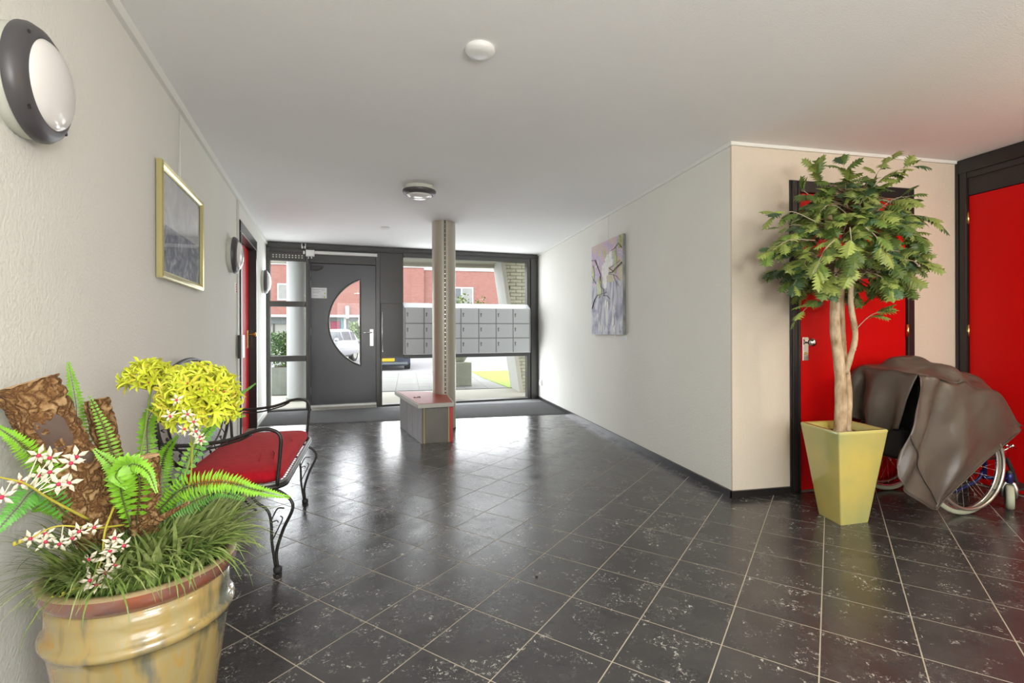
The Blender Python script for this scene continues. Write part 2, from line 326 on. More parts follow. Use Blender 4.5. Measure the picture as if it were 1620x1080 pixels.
# dark polished floor tile with white mineral flecks
def tilemat():
    m = bpy.data.materials.new('black_mineral_tile'); m.use_nodes = True; N = m.node_tree.nodes; K = m.node_tree.links; p = N['Principled BSDF']
    g = N.new('ShaderNodeNewGeometry'); oi = N.new('ShaderNodeObjectInfo'); ad = N.new('ShaderNodeVectorMath'); ad.operation = 'ADD'
    ml = N.new('ShaderNodeMath'); ml.operation = 'MULTIPLY'; ml.inputs[1].default_value = 9.0; K.new(oi.outputs['Random'], ml.inputs[0])
    K.new(g.outputs['Position'], ad.inputs[0]); K.new(ml.outputs[0], ad.inputs[1])
    def noise(sc, det=5, rough=.6, dist=0):
        n = N.new('ShaderNodeTexNoise'); n.inputs['Scale'].default_value = sc; n.inputs['Detail'].default_value = det; n.inputs['Roughness'].default_value = rough; n.inputs['Distortion'].default_value = dist; K.new(ad.outputs[0], n.inputs['Vector']); return n.outputs[0]
    def rng(x, a, b, c=0, d=1):
        r = N.new('ShaderNodeMapRange'); K.new(x, r.inputs[0]); r.inputs[1].default_value = a; r.inputs[2].default_value = b; r.inputs[3].default_value = c; r.inputs[4].default_value = d; return r.outputs[0]
    def mul(a, b):
        x = N.new('ShaderNodeMath'); x.operation = 'MULTIPLY'; K.new(a, x.inputs[0]); K.new(b, x.inputs[1]); return x.outputs[0]
    mask = rng(noise(9, 4, .6, .5), .50, .60); fleck = rng(noise(60, 5, .8, .8), .57, .62); fl = mul(mask, fleck)
    mx = N.new('ShaderNodeMix'); mx.data_type = 'RGBA'; K.new(rng(noise(5, 8, .7), .3, .7), mx.inputs[0]); mx.inputs[6].default_value = (.030, .029, .031, 1); mx.inputs[7].default_value = (.062, .058, .056, 1)
    m2 = N.new('ShaderNodeMix'); m2.data_type = 'RGBA'; K.new(fl, m2.inputs[0]); K.new(mx.outputs[2], m2.inputs[6]); m2.inputs[7].default_value = (.60, .58, .52, 1)
    K.new(m2.outputs[2], p.inputs['Base Color']); K.new(rng(noise(6, 8, .7), .3, .75, .15, .34), p.inputs['Roughness'])
    p.inputs['Specular IOR Level'].default_value = .75
    bp = N.new('ShaderNodeBump'); bp.inputs['Strength'].default_value = .12; bp.inputs['Distance'].default_value = .004; K.new(noise(120, 4), bp.inputs['Height']); K.new(bp.outputs[0], p.inputs['Normal'])
    return m
M['tile'] = tilemat()

def glaze_pot():
    m = bpy.data.materials.new('ochre_drip_glaze'); m.use_nodes = True; N = m.node_tree.nodes; K = m.node_tree.links; p = N['Principled BSDF']
    tc = N.new('ShaderNodeTexCoord'); mp = N.new('ShaderNodeMapping'); mp.inputs['Scale'].default_value = (9, 9, 2.2); K.new(tc.outputs['Object'], mp.inputs[0])
    n1 = N.new('ShaderNodeTexNoise'); n1.inputs['Scale'].default_value = 1.5; n1.inputs['Detail'].default_value = 6; K.new(mp.outputs[0], n1.inputs['Vector'])
    r = N.new('ShaderNodeValToRGB'); K.new(n1.outputs[0], r.inputs[0]); e = r.color_ramp.elements; e[0].position = .36; e[0].color = (.10, .11, .08, 1); e[1].position = .65; e[1].color = (.42, .24, .045, 1)
    q = e.new(.43); q.color = (.25, .20, .09, 1); q = e.new(.48); q.color = (.36, .26, .09, 1); q = e.new(.58); q.color = (.34, .28, .13, 1)
    K.new(r.outputs[0], p.inputs['Base Color']); p.inputs['Roughness'].default_value = .16; p.inputs['Coat Weight'].default_value = .9; p.inputs['Coat Roughness'].default_value = .04
    return m
M['pot'] = glaze_pot()
M['pot_rim'] = mat('brown_rim_glaze', (.26, .06, .015), .18, col2=(.17, .11, .10), nscale=14, coat=.8)
M['pot_lip'] = mat('tan_rim_top', (.48, .36, .20), .3, noise=.2, nscale=14, coat=.5)

def ramp_mat(name, stops, scale, dist, rough=.6, stretch=(1, 1, 1), det=6):
    m = bpy.data.materials.new(name); m.use_nodes = True; N = m.node_tree.nodes; K = m.node_tree.links; p = N['Principled BSDF']; p.inputs['Roughness'].default_value = rough
    tc = N.new('ShaderNodeTexCoord'); mp = N.new('ShaderNodeMapping'); K.new(tc.outputs['Object'], mp.inputs[0]); mp.inputs['Scale'].default_value = stretch
    n = N.new('ShaderNodeTexNoise'); n.inputs['Scale'].default_value = scale; n.inputs['Detail'].default_value = det; n.inputs['Distortion'].default_value = dist; K.new(mp.outputs[0], n.inputs['Vector'])
    r = N.new('ShaderNodeValToRGB'); K.new(n.outputs[0], r.inputs[0]); e = r.color_ramp.elements
    e[0].position, e[0].color = stops[0][0], (*stops[0][1], 1); e[1].position, e[1].color = stops[-1][0], (*stops[-1][1], 1)
    for s, c in stops[1:-1]: q = e.new(s); q.color = (*c, 1)
    K.new(r.outputs[0], p.inputs['Base Color']); return m
M['print_top'] = ramp_mat('marbled_print_reflection', [(.3, (.44, .47, .50)), (.5, (.58, .61, .62)), (.7, (.72, .74, .74))], 5, 1.5, .5)
M['print_low'] = ramp_mat('blue_grey_marbled_print', [(.3, (.09, .10, .14)), (.48, (.20, .22, .28)), (.6, (.38, .41, .48)), (.75, (.60, .63, .68))], 9, 2.0, .5)
M['paint_top'] = ramp_mat('abstract_lilac_canvas', [(.28, (.34, .40, .12)), (.40, (.55, .50, .30)), (.5, (.58, .42, .50)), (.6, (.42, .36, .55)), (.72, (.70, .68, .62))], 4.5, 1.2)
M['paint_low'] = ramp_mat('abstract_grey_canvas', [(.28, (.13, .13, .18)), (.42, (.30, .30, .38)), (.52, (.48, .48, .56)), (.62, (.60, .62, .60)), (.75, (.74, .76, .72))], 7, 1.8, stretch=(1, 1, .45))
M['paint_white'] = mat('white_impasto', (.78, .78, .72), .5, noise=.2, nscale=20, bump=.8, bscale=40)
M['paint_dark'] = mat('dark_brown_brush', (.07, .04, .05), .5)

# ------------------------------------------------------------------ ROOM SHELL
def Wall(name, kind='structure'):
    return tag(empty(name), None, None, None, 'structure')
E_ = .25
# left wall with the recess of the red door
DL0, DL1, DLT = 5.148, 6.409, 2.215
b = MB()
def lseg(y0, y1, z0, z1, d0=-.30, d1=0): b.fbox(lambda t, d, z: L(t, d, z), y0, y1, d0, d1, z0, z1)
lseg(-2.5, DL0, -.02, HC); lseg(DL1, 7.62, -.02, HC); lseg(DL0, DL1, DLT, HC)
wl = tag(b.build('wall_left', M['wall']), kind='structure')
b = MB(); b.box((2.17, 2.985, -.02), (2.45, 8.25, HC)); tag(b.build('wall_right', M['wall']), kind='structure')
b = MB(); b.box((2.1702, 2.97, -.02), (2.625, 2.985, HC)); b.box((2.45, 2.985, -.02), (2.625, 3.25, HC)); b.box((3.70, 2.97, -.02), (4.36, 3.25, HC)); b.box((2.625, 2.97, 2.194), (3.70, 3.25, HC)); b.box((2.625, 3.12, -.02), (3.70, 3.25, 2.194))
tag(b.build('wall_front', M['wall_lamp_tint']), kind='structure')
b = MB(); b.box((4.11, -2.5, -.02), (4.36, 1.86, HC)); b.box((4.25, 1.86, -.02), (4.36, 2.97, HC)); tag(b.build('wall_door_side', M['wall_lamp_tint']), kind='structure')
b = MB(); b.box((-.9, -2.75, -.02), (0, -2.5, HC)); b.box((3.2, -2.75, -.02), (4.36, -2.5, HC)); b.box((0, -2.75, -.02), (3.2, -2.5, .5)); b.box((0, -2.75, 2.2), (3.2, -2.5, HC))
tag(b.build('wall_back', M['wall']), kind='structure')
wb = struct('added_window_3', (1.6, -2.6, .5))  # unseen window, added to hold the back fill lamp
b = MB()
for x in (0, 1.57, 3.14): b.box((x, -2.66, .5), (x + .06, -2.58, 2.2))
for z in (.5, 2.14): b.box((.06, -2.655, z), (3.14, -2.585, z + .06))
b.each('window_frame', M['anthracite'], wb); MB().box((.06, -2.625, .56), (3.14, -2.62, 2.14)).build('pane', M['glass'], wb)
b = MB(); poly = [(-.9, -2.75), (4.36, -2.75), (4.36, 3.25), (2.45, 3.25), (2.45, 8.10), (-2.3, 7.56)]
b.hexa([(x, y, HC) for x, y in poly], [(x, y, HC + .2) for x, y in poly]); tag(b.build('ceiling', M['ceiling']), kind='structure')

# floor: grout bed, tiles one by one
fl = struct('floor', (0, 0, 0))
b = MB(); poly = [(-.9, -2.75), (4.36, -2.75), (4.36, 3.25), (2.45, 3.25), (2.45, 8.05), (-2.3, 7.5)]
b.hexa([(x, y, -.15) for x, y in poly], [(x, y, -.0009) for x, y in poly]); b.build('grout_bed', M['grout'], fl)
def clip(p, nx, ny, c):     # keep nx*x+ny*y<=c
    out = []
    for i in range(len(p)):
        a, q = p[i], p[(i + 1) % len(p)]; da = nx * a[0] + ny * a[1] - c; dq = nx * q[0] + ny * q[1] - c
        if da <= 0: out.append(a)
        if (da < 0 < dq) or (dq < 0 < da):
            t = da / (da - dq); out.append((a[0] + (q[0] - a[0]) * t, a[1] + (q[1] - a[1]) * t))
    return out
ang = .5743; sA = Vector(W(math.sin(ang), math.cos(ang))); sB = Vector(W(math.cos(ang), -math.sin(ang))); O = Vector(W(-1.3334, 2.4244)); TS = .3001
def tile_mesh(poly, mb, z=0):
    c = (sum(p[0] for p in poly) / len(poly), sum(p[1] for p in poly) / len(poly))
    def ins(k): return [(c[0] + (x - c[0]) * k, c[1] + (y - c[1]) * k) for x, y in poly]
    n = len(poly); vs = [(x, y, -.004) for x, y in poly] + [(x, y, -.0004) for x, y in poly] + [(x, y, z) for x, y in ins(.996)]
    mb.add(vs, [tuple(range(2 * n, 3 * n))] + [(k * n + i, k * n + (i + 1) % n, k * n + n + (i + 1) % n, k * n + n + i) for k in (0, 1) for i in range(n)])
g = .0022; tiles = []
for ia in range(-22, 26):
    for ib in range(-16, 28):
        c = O + sA * (TS * (ia + .5)) + sB * (TS * (ib + .5))
        if c.y > 6.9 or c.y < -2.7: continue
        hw = TS / 2 - g
        p = [tuple(c + sA * (sa * hw) + sB * (sb * hw)) for sa, sb in ((-1, -1), (1, -1), (1, 1), (-1, 1))]
        q = clip(p, 0, 1, 6.455); q = clip(q, 0, -1, 2.5) if q else q
        q = clip(q, -1, LK, 1.101 + LK * 2.181 - .002) if q else q      # right of the left wall
        if q: q = clip(q, 1, 0, 4.108)
        if q and max(v[0] for v in q) > 2.168 and max(v[1] for v in q) > 2.968:
            cc = (c.x - 2.17, c.y - 2.97)
            if abs(cc[0]) < .20 and abs(cc[1]) < .20: pass
            elif cc[1] > cc[0]: q = clip(q, 1, 0, 2.168)
            else: q = clip(q, 0, 1, 2.968)
        if not q or len(q) < 3: continue
        A = abs(sum(q[i][0] * q[(i + 1) % len(q)][1] - q[(i + 1) % len(q)][0] * q[i][1] for i in range(len(q)))) / 2
        if A < .0004: continue
        full = abs(A - (2 * hw) ** 2) < 1e-5
        Z = c.x * ST + c.y * CT; X = c.x * CT - c.y * ST
        vis = Z > 1.35 and abs(X) < 1.06 * Z * 810 / F + .1
        tiles.append((not vis, (X * X + Z * Z), c, q, full))
tiles.sort(key=lambda t: (t[0], t[1]))
fm = None; rest = MB()
for i, (hid, d, c, q, full) in enumerate(tiles):
    if hid or i >= 300: tile_mesh(q, rest); continue
    if full and fm:
        copy_child(fm, fl, (c.x, c.y, 0)); continue
    mb = MB(); tile_mesh(q, mb); o = mb.build('tile', M['tile'], fl)
    if full:
        for v in o.data.vertices: v.co.x -= c.x; v.co.y -= c.y
        o.location = (c.x, c.y, 0); fm = o
tag(rest.build('tile_field', M['tile'], fl), kind='stuff')
# ribbed entrance mat strip along the facade
b = MB(); p = [(lwx(6.46) + .015, 6.46), (2.155, 6.46), (2.155, 8.0), (-1.90, 7.54)]
b.hexa([(x, y, -.002) for x, y in p], [(x, y, .0045) for x, y in p]); mt = b.build('entrance_mat', M['mat_strip'])
tag(mt, 'dark grey ribbed entrance mat strip along the glazed front', 'mat')
b = MB()
for i in range(60):
    y = 6.48 + i * .019; b.box((lwx(y) + .03, y, .006), (2.14, y + .009, .0085))
tag(b.build('ribbing', M['mat_strip'], mt), kind='stuff')
# baseboards and trims
tag(MB().box((2.153, 2.955, 0), (2.17, 7.98, .048)).build('baseboard_right', M['black']), kind='structure')
b = MB(); b.box((2.153, 2.953, 0), (2.62, 2.97, .048)); b.box((3.70, 2.953, 0), (4.09, 2.97, .048)); tag(b.build('baseboard_front', M['black']), kind='structure')
b = MB(); b.fbox(lambda t, d, z: L(t, d, z), -2.4, DL0 - .08, 0, .012, 0, .05); b.fbox(lambda t, d, z: L(t, d, z), DL1 + .03, 7.5, 0, .012, 0, .05); tag(b.build('baseboard_left', M['white_trim']), kind='structure')
tag(MB().fbox(lambda t, d, z: L(t, d, z), -2.4, 7.55, 0, .022, 2.372, HC).build('trim_1', M['white_trim']), kind='structure')
tag(MB().box((2.152, 2.95, 2.395), (2.17, 7.99, HC)).build('trim_2', M['white_trim']), kind='structure')
tag(MB().box((2.17, 2.952, 2.398), (4.10, 2.97, HC)).build('trim_3', M['white_trim']), kind='structure')
tag(MB().fbox(lambda t, d, z: L(t, d, z), 5.02, 5.10, 0, .012, 0.05, 2.37).build('trim_4', M['lamp_base']), kind='structure')

# ------------------------------------------------------------------ FACADE
FD = .055      # frame depth into the room from glass plane
fr = M['anthracite']
def fb(mb, t0, t1, z0, z1, d0=-.05, d1=FD, mi=0): mb.fbox(FP, t0, t1, d0, d1, z0, z1, mi)
# window_1: sidelight left of the door (three panes, vent grille on top)
w1 = struct('window_1', FP(.27, 0, 0))
b = MB(); fb(b, 0, .05, 0, 2.40); fb(b, .518, .562, 0, 2.40); b.each('jamb', fr, w1, bevel=.004)
for z0, z1 in ((.0, .03), (.715, .795), (1.50, 1.575)):
    MB().fbox(FP, .05, .518, -.05, FD + .012, z0, z1).build('transom', fr, w1, bevel=.004)
MB().fbox(FP, 0, 4.15, -.08, FD, 2.335, HC - .003).build('lintel', fr, w1, bevel=.003)
MB().fbox(FP, 0.0, 4.15, FD, FD + .012, 2.355, 2.405).build('lintel_rib', fr, w1, bevel=.003)
for z0, z1 in ((.03, .715), (.795, 1.50), (1.575, 2.155)): MB().fbox(FP, .05, .518, -.02, -.014, z0, z1).build('pane', M['glass'], w1)
b = MB(); b.fbox(FP, .05, .518, -.03, FD + .005, 2.155, 2.275); b.fbox(FP, 0.02, .55, -.03, FD - .01, 2.275, 2.335)
vg = b.build('vent_grille', M['panel_dark'], w1, bevel=.004)
b = MB()
for i in range(10):
    for zz in (2.195, 2.225): b.fbox(FP, .085 + i * .042, .085 + i * .042 + .018, FD + .005, FD + .007, zz, zz + .014)
tag(b.build('vent_slots', M['lamp_base'], vg), kind='stuff')
# door_1: anthracite entrance door with a half-round light
d1 = struct('door_1', FP(1.04, 0, 0)); LD = .01
t0, t1, zb, zt = .582, 1.497, .075, 2.135
pts = []; tc_, zc_, R_ = 1.275 + .239, 1.2755, .69
N_ = 28; a0 = math.asin(.6465 / R_)
arc = [(tc_ - R_ * math.cos(a), zc_ + R_ * math.sin(a)) for a in [(-a0 + 2 * a0 * i / N_) for i in range(N_ + 1)]]   # bottom to top
b = MB(); th = (-.035, .02)
def dprism(mb, poly, d0, d1, mi=0):
    n = len(poly); mb.add([FP(t, d0, z) for t, z in poly] + [FP(t, d1, z) for t, z in poly], [tuple(range(n - 1, -1, -1)), tuple(range(n, 2 * n))] + [(i, (i + 1) % n, n + (i + 1) % n, n + i) for i in range(n)], mi)
# leaf split into strips around the opening (left strips between edge and arc)
for i in range(N_):
    (ta, za), (tb, zb_) = arc[i], arc[i + 1]; dprism(b, [(t0, za), (ta, za), (tb, zb_), (t0, zb_)], *th)
dprism(b, [(t0, zb), (t1, zb), (t1, arc[0][1]), (t0, arc[0][1])], *th); dprism(b, [(t0, arc[-1][1]), (t1, arc[-1][1]), (t1, zt), (t0, zt)], *th)
dprism(b, [(arc[0][0], arc[0][1]), (t1, arc[0][1]), (t1, arc[-1][1]), (arc[-1][0], arc[-1][1])], *th)
b.build('leaf', M['door_grey'], d1)
rimpts = [FP(t, .022, z) for t, z in arc]; mid = [FP(arc[-1][0], .022, arc[-1][1] + (arc[0][1] - arc[-1][1]) * k / 20) for k in range(1, 20)]
MB().loop(rimpts + mid, .011, 6).build('glazing_bead', fr, d1, smooth=True)
MB().loop([p - FN * .004 + (FP(1.2, 0, 1.2755) - p) * .02 for p in rimpts + mid], .006, 6).build('glazing_seal', M['alu'], d1, smooth=True)
b = MB(); dprism(b, arc, -.012, -.006); b.build('pane', M['glass'], d1)
b = MB(); fb(b, .562, .582, 0, 2.335); fb(b, 1.497, 1.557, 0, 2.335); fb(b, .582, 1.497, 2.14, 2.335, -.05, .035); fb(b, .582, 1.497, 2.14, 2.165, -.05, .05); b.build('door_frame', fr, d1, bevel=.004)
MB().fbox(FP, .575, 1.50, -.05, .06, .035, .072).build('threshold', M['alu'], d1, bevel=.004)
b = MB(); P_ = [FP(.60, .05, 0), FP(1.50, .05, 0), FP(1.50, .13, 0), FP(.60, .15, 0)]
b.hexa([p + Vector((0, 0, .006)) for p in P_], [P_[0] + Vector((0, 0, .045)), P_[1] + Vector((0, 0, .045)), P_[2] + Vector((0, 0, .012)), P_[3] + Vector((0, 0, .012))])
b.build('ramp_plate', mat('diamond_plate', (.62, .61, .54), .4, .7, noise=.5, nscale=90, bump=1, bscale=120), d1)
hd = MB().fbox(FP, 1.408, 1.462, .02, .03, .92, 1.175, bv=.003).build('handle_plate', M['alu'], d1)
MB().tube([FP(1.432, .02, 1.125), FP(1.432, .065, 1.125), FP(1.42, .07, 1.125), FP(1.32, .07, 1.125)], .010, 8).build('door_handle', M['chrome'], d1, smooth=True)
MB().lathe([(.009, 0), (.009, .008)], FP(1.435, .03, .965), FN, 10).build('lock_cylinder', M['chrome'], hd)
for z0, z1 in ((1.92, 2.03), (1.77, 1.90), (1.08, 1.19), (.22, .33)):
    MB().tube([FP(.578, .03, z0), FP(.578, .03, z1)], .009, 8).build('hinge', M['alu'], d1, smooth=True)
b = MB(); q = [FP(.60, .02, z) for z in (0,)]
pr = [(.59, 2.10), (.76, 2.10), (.745, 2.065), (.70, 2.04), (.64, 2.03), (.59, 2.045)]; dprism(b, pr, .02, .055); b.build('door_stay', M['black'], d1, bevel=.004)
n1 = MB().fbox(FP, .592, .802, .0205, .0225, 1.628, 1.782).build('door_notice', M['paper'], None)
tag(n1, 'white printed notice sheet taped to the entrance door', 'notice')
b = MB()
for k, (x0, x1, zz) in enumerate([(.61, .74, 1.755), (.61, .70, 1.742), (.61, .72, 1.72), (.61, .69, 1.705), (.74, .78, 1.757), (.735, .78, 1.74), (.735, .785, 1.66), (.61, .68, 1.66)]): b.fbox(FP, x0, x1, .0225, .0228, zz, zz + .005)
b.each('printed_line', M['ink'], n1)
b = MB(); b.fbox(FP, .765, .785, .0225, .0228, 1.69, 1.715); b.fbox(FP, .76, .78, .0225, .0228, 1.635, 1.655); b.each('green_mark', M['green_ink'], n1)
# automatic opener on the header
op = thing('door_opener', FP(1.04, .05, 2.27), 'long white door operator rail with square junction box above entrance door', 'door opener')
MB().fbox(FP, .63, 1.515, .05, .10, 2.262, 2.305, bv=.006).build('operator_rail', M['white'], op)
bx = MB().fbox(FP, .525, .64, .05, .12, 2.225, 2.315, bv=.008).build('junction_box', M['white'], op)
b = MB(); b.tube([FP(.56, .09, 2.225), FP(.56, .09, 2.19)], .006); b.tube([FP(.60, .09, 2.225), FP(.60, .09, 2.195)], .010); b.each('cable_gland', M['white'], bx, smooth=True)
b = MB(); b.tube([FP(.57, .08, 2.2), FP(.56, .07, 2.16), FP(.585, .065, 2.12), FP(.61, .06, 2.09), FP(.63, .06, 2.09)], .004, 6); b.build('cable', M['black'], op, smooth=True)
sn = thing('motion_sensor', FP(.49, .09, 2.37), 'small white square sensor with black cap under the ceiling', 'sensor')
MB().fbox(FP, .465, .525, .07, .09, 2.335, 2.405, bv=.004).build('housing', M['white'], sn)
b = MB(); b.lathe([(.02, 0), (.02, .01), (.012, .02)], FP(.495, .09, 2.385), FN, 12); b.tube([FP(.495, .095, 2.38), FP(.495, .095, 2.31), FP(.50, .08, 2.29)], .006); b.build('lens', M['black'], sn, smooth=True)
MB().lathe([(.011, 0), (.013, .02), (.010, .045)], FP(.50, .10, 2.255), (0, 0, 1), 10).build('spotlight', M['white'], sn, smooth=True)
# window_2: dark panel, big window split by the letter boxes
w2 = struct('window_2', FP(2.9, 0, 0))
b = MB(); b.fbox(FP, 1.557, 1.905, -.05, FD - .01, .735, 2.335); b.build('dark_panel', M['panel_dark'], w2, bevel=.004)
cb = MB().fbox(FP, 1.565, 1.90, FD - .01, FD + .03, .745, 1.565, bv=.004).build('service_hatch', M['panel_dark'], w2)
MB().tube([FP(1.585, FD + .045, .83), FP(1.585, FD + .045, 1.44)], .008, 8).build('pull_handle', M['chrome'], cb, smooth=True)
MB().fbox(FP, 1.50, 1.53, .03, .05, 1.0, 1.13, bv=.003).build('strike_plate', M['black'], w2)
b = MB(); fb(b, 1.557, 1.585, 0, .735); fb(b, 3.93, 3.985, 0, 2.335); fb(b, 3.985, 3.997, .0, 2.335, -.05, .04); fb(b, 3.997, 4.085, 0, 2.335, -.05, .07); fb(b, 4.085, 4.14, 0, 2.335, -.05, .045); b.each('jamb', fr, w2, bevel=.004)
for z0, z1, xa in ((0, .035, 1.585), (.725, .80, 1.905), (2.275, 2.335, 1.905)): MB().fbox(FP, xa, 3.93, -.05, FD + .005, z0, z1).build('transom', fr, w2, bevel=.004)
MB().fbox(FP, 1.585, 3.93, FD + .005, FD + .02, .03, .04).build('sill_bead', M['alu'], w2)
MB().fbox(FP, 1.905, 3.93, -.05, FD, 1.50, 1.56).build('transom', fr, w2)
MB().fbox(FP, 1.905, 3.93, -.05, FD, .80, 1.50).build('back_board', M['panel_dark'], w2)
MB().fbox(FP, 1.905, 3.93, -.02, -.014, 1.56, 2.275).build('pane', M['glass'], w2)
MB().fbox(FP, 1.585, 3.93, -.02, -.014, .035, .725).build('pane', M['glass'], w2)

# letter boxes
mbx = thing('letter_box_unit', FP(2.9, .1, .8), 'grey steel bank of letter boxes mounted across the front window', 'letter boxes')
T0, T1, Z0, Z1, D0, D1 = 1.893, 3.925, .79, 1.50, FD, FD + .165
b = MB(); b.fbox(FP, T0, T1, D0, D1, Z0, Z1)
b.add([FP(T0, D0, Z1), FP(T1, D0, Z1), FP(T1, D1, Z1), FP(T0, D1, Z1), FP(T0, D0, 1.578), FP(T1, D0, 1.578), FP(T1, D0 + .03, 1.578), FP(T0, D0 + .03, 1.578)], [(0, 3, 7, 4), (1, 2, 6, 5), (4, 5, 6, 7), (3, 2, 6, 7)])
b.build('casing', M['mailbox'], mbx, bevel=.003)
cw = (T1 - T0 - .03) / 7; rh = (Z1 - Z0 - .02) / 3; proto = None
for c in range(7):
    for r in range(3):
        ta = T0 + .015 + c * cw; za = Z0 + .01 + r * rh
        if proto is None:
            o = MB().fbox(FP, ta + .008, ta + cw - .008, D1, D1 + .005, za + .008, za + rh - .010, bv=.002).build('letter_box_door', M['mailbox_door'], mbx); proto = o; org = FP(ta, 0, za)
            b = MB(); b.lathe([(.012, 0), (.012, .004), (.008, .007)], FP(ta + .038, D1 + .005, za + .155), FN, 12); b.fbox(FP, ta + .03, ta + .045, D1 + .005, D1 + .007, za + .105, za + .145)
            lk = b.build('lock', mat('lock_metal', (.22, .21, .19), .4, .3), o); lk.location = (0, 0, 0)
        else:
            n = copy_child(proto, mbx, FP(ta, 0, za) - org); k = lk.copy(); COL.objects.link(k); k.parent = n
b = MB()
for c in range(8): b.fbox(FP, T0 + .015 + c * cw - .007, T0 + .015 + c * cw + .007, D1, D1 + .001, Z0 + .01, Z1 - .005)
for r in range(1, 3): b.fbox(FP, T0 + .015, T1 - .015, D1, D1 + .0015, Z0 + .01 + r * rh - .008, Z0 + .01 + r * rh + .006)
tag(b.build('dividers', mat('shadow_gap_grey', (.26, .28, .29), .5), mbx), kind='stuff')

# ------------------------------------------------------------------ COLUMN + BENCH
CX, CY, CR = .435, 5.86, .137
col = struct('trim_5', (CX, CY, 0), 'steel clad round column with riveted seam')
b = MB(); n = 48; seam = math.atan2(-CY, -CX) + .10
prof = [(CR, .0), (CR, HC)]
MB().lathe(prof, (CX, CY, 0), (0, 0, 1), 48).build('cladding', M['steel_col'], col, angle=40)
MB().lathe([(CR + .003, .0), (CR + .003, .012)], (CX, CY, 0), (0, 0, 1), 48).build('base_ring', M['rubber'], col, angle=40)
sd = Vector((math.cos(seam), math.sin(seam), 0)); sdt = Vector((-sd.y, sd.x, 0)); sp = Vector((CX, CY, 0)) + sd * (CR - .004)
b = MB(); q = [sp - sdt * .012, sp + sdt * .012, sp + sdt * .012 + sd * .007, sp - sdt * .012 + sd * .007]
b.hexa([v + Vector((0, 0, .42)) for v in q], [v + Vector((0, 0, HC)) for v in q]); b.build('seam_strip', M['bench_front'], col)
b = MB(); z = .45
while z < HC - .02: b.lathe([(.007, 0), (.007, .002), (.004, .004)], sp + sd * .0072 + Vector((0, 0, z)), sd, 8); z += .052
tag(b.build('rivets', M['chrome'], col), kind='stuff')

bn = thing('corner_bench', (.2, 5.6, 0), 'low grey bench block with red top built against the steel column', 'bench')
body = [(.155, 5.10), (.462, 5.115), (.455, 5.715), (.31, 5.80), (-.064, 6.06)]
b = MB(); b.hexa([(x, y, 0) for x, y in body], [(x, y, .368) for x, y in body]); b.build('core', M['bench_front'], bn)
P0, P1 = Vector((.155, 5.10, 0)), Vector((-.064, 6.06, 0)); dv = (P1 - P0).normalized(); nv = Vector((-dv.y, dv.x, 0))
Lb = (P1 - P0).length; xs = [0, .13, .36, .62, 1.0]
for i in range(4):
    a, c = P0 + dv * (Lb * xs[i] + .004), P0 + dv * (Lb * xs[i + 1] - .004); b = MB()
    b.hexa([a, c, c + nv * .014, a + nv * .014], [v + Vector((0, 0, .366)) for v in (a, c, c + nv * .014, a + nv * .014)]); b.build('side_board', M['bench_side'], bn, bevel=.002)
b = MB(); a = Vector((.155, 5.10, 0)); c = Vector((.462, 5.115, 0)); e = (c - a).normalized(); nn = Vector((e.y, -e.x, 0)); ln = (c - a).length
def BP(t, d, z): return a + e * t + nn * d + Vector((0, 0, z))
MB().fbox(BP, .03, ln - .045, 0, .008, .02, .355).build('front_panel', M['bench_front'], bn, bevel=.002)
b = MB(); b.fbox(BP, .012, .028, 0, .012, .0, .366); b.fbox(BP, ln - .045, ln - .03, 0, .012, 0, .366); b.each('edge_strip', mat('tan_edge', (.42, .34, .20), .5), bn)
MB().fbox(BP, ln - .028, ln + .004, -.02, .014, 0, .366).build('red_strip', M['red_dark'], bn)
top = [(.110, 5.005), (.478, 5.065), (.462, 5.715), (.31, 5.79), (.30, 6.02), (-.143, 6.19)]
tcx = sum(p[0] for p in top) / 6; tcy = sum(p[1] for p in top) / 6
b = MB(); b.hexa([(x, y, .368) for x, y in top], [(x, y, .41) for x, y in top]); b.build('top_edge', M['bench_edge'], bn, bevel=.003)
it = [(tcx + (x - tcx) * .93, tcy + (y - tcy) * .96) for x, y in top]
b = MB(); b.hexa([(x, y, .405) for x, y in it], [(x, y, .4125) for x, y in it]); b.build('seat_top', M['bench_red'], bn)
b = MB()
for k in range(9): b.ball((.13 + random.uniform(-.05, .05), 5.55 + random.uniform(-.05, .05), .414), .008, 6, (1.4, 1, .3))
tag(b.build('crumbs', M['seam']), 'dark crumbs scattered on the red bench top', 'crumbs', kind='stuff')

# ------------------------------------------------------------------ DOORS (red)
# left wall door (door_2)
d2 = struct('door_2', L(5.78, 0, 0))
def LP(t, d, z): return L(t, d, z)
b = MB(); b.fbox(LP, DL0, DL0 + .07, -.10, .02, 0, DLT - .01); b.fbox(LP, DL1 - .05, DL1, -.12, .012, 0, DLT - .01); b.fbox(LP, DL0, DL1, -.10, .015, DLT - .11, DLT); b.fbox(LP, DL0 + .07, DL1 - .05, -.12, -.10, 0, DLT - .11); b.build('door_frame', M['black'], d2, bevel=.003)
MB().fbox(LP, DL0 + .08, DL1 - .06, -.10, -.07, .02, DLT - .12).build('leaf', M['red'], d2)
b = MB(); b.fbox(LP, DL0, DL1, .015, .018, DLT - .118, DLT - .108); b.build('bright_edge', M['alu'], d2)
hp = MB().fbox(LP, 6.24, 6.29, -.07, -.062, .95, 1.16, bv=.002).build('handle_plate', M['brass'], d2)
MB().lathe([(.008, 0), (.008, .05), (.022, .055), (.026, .07), (.018, .085)], L(6.265, -.062, 1.11), LN, 12).build('door_knob', M['brass'], d2, smooth=True)
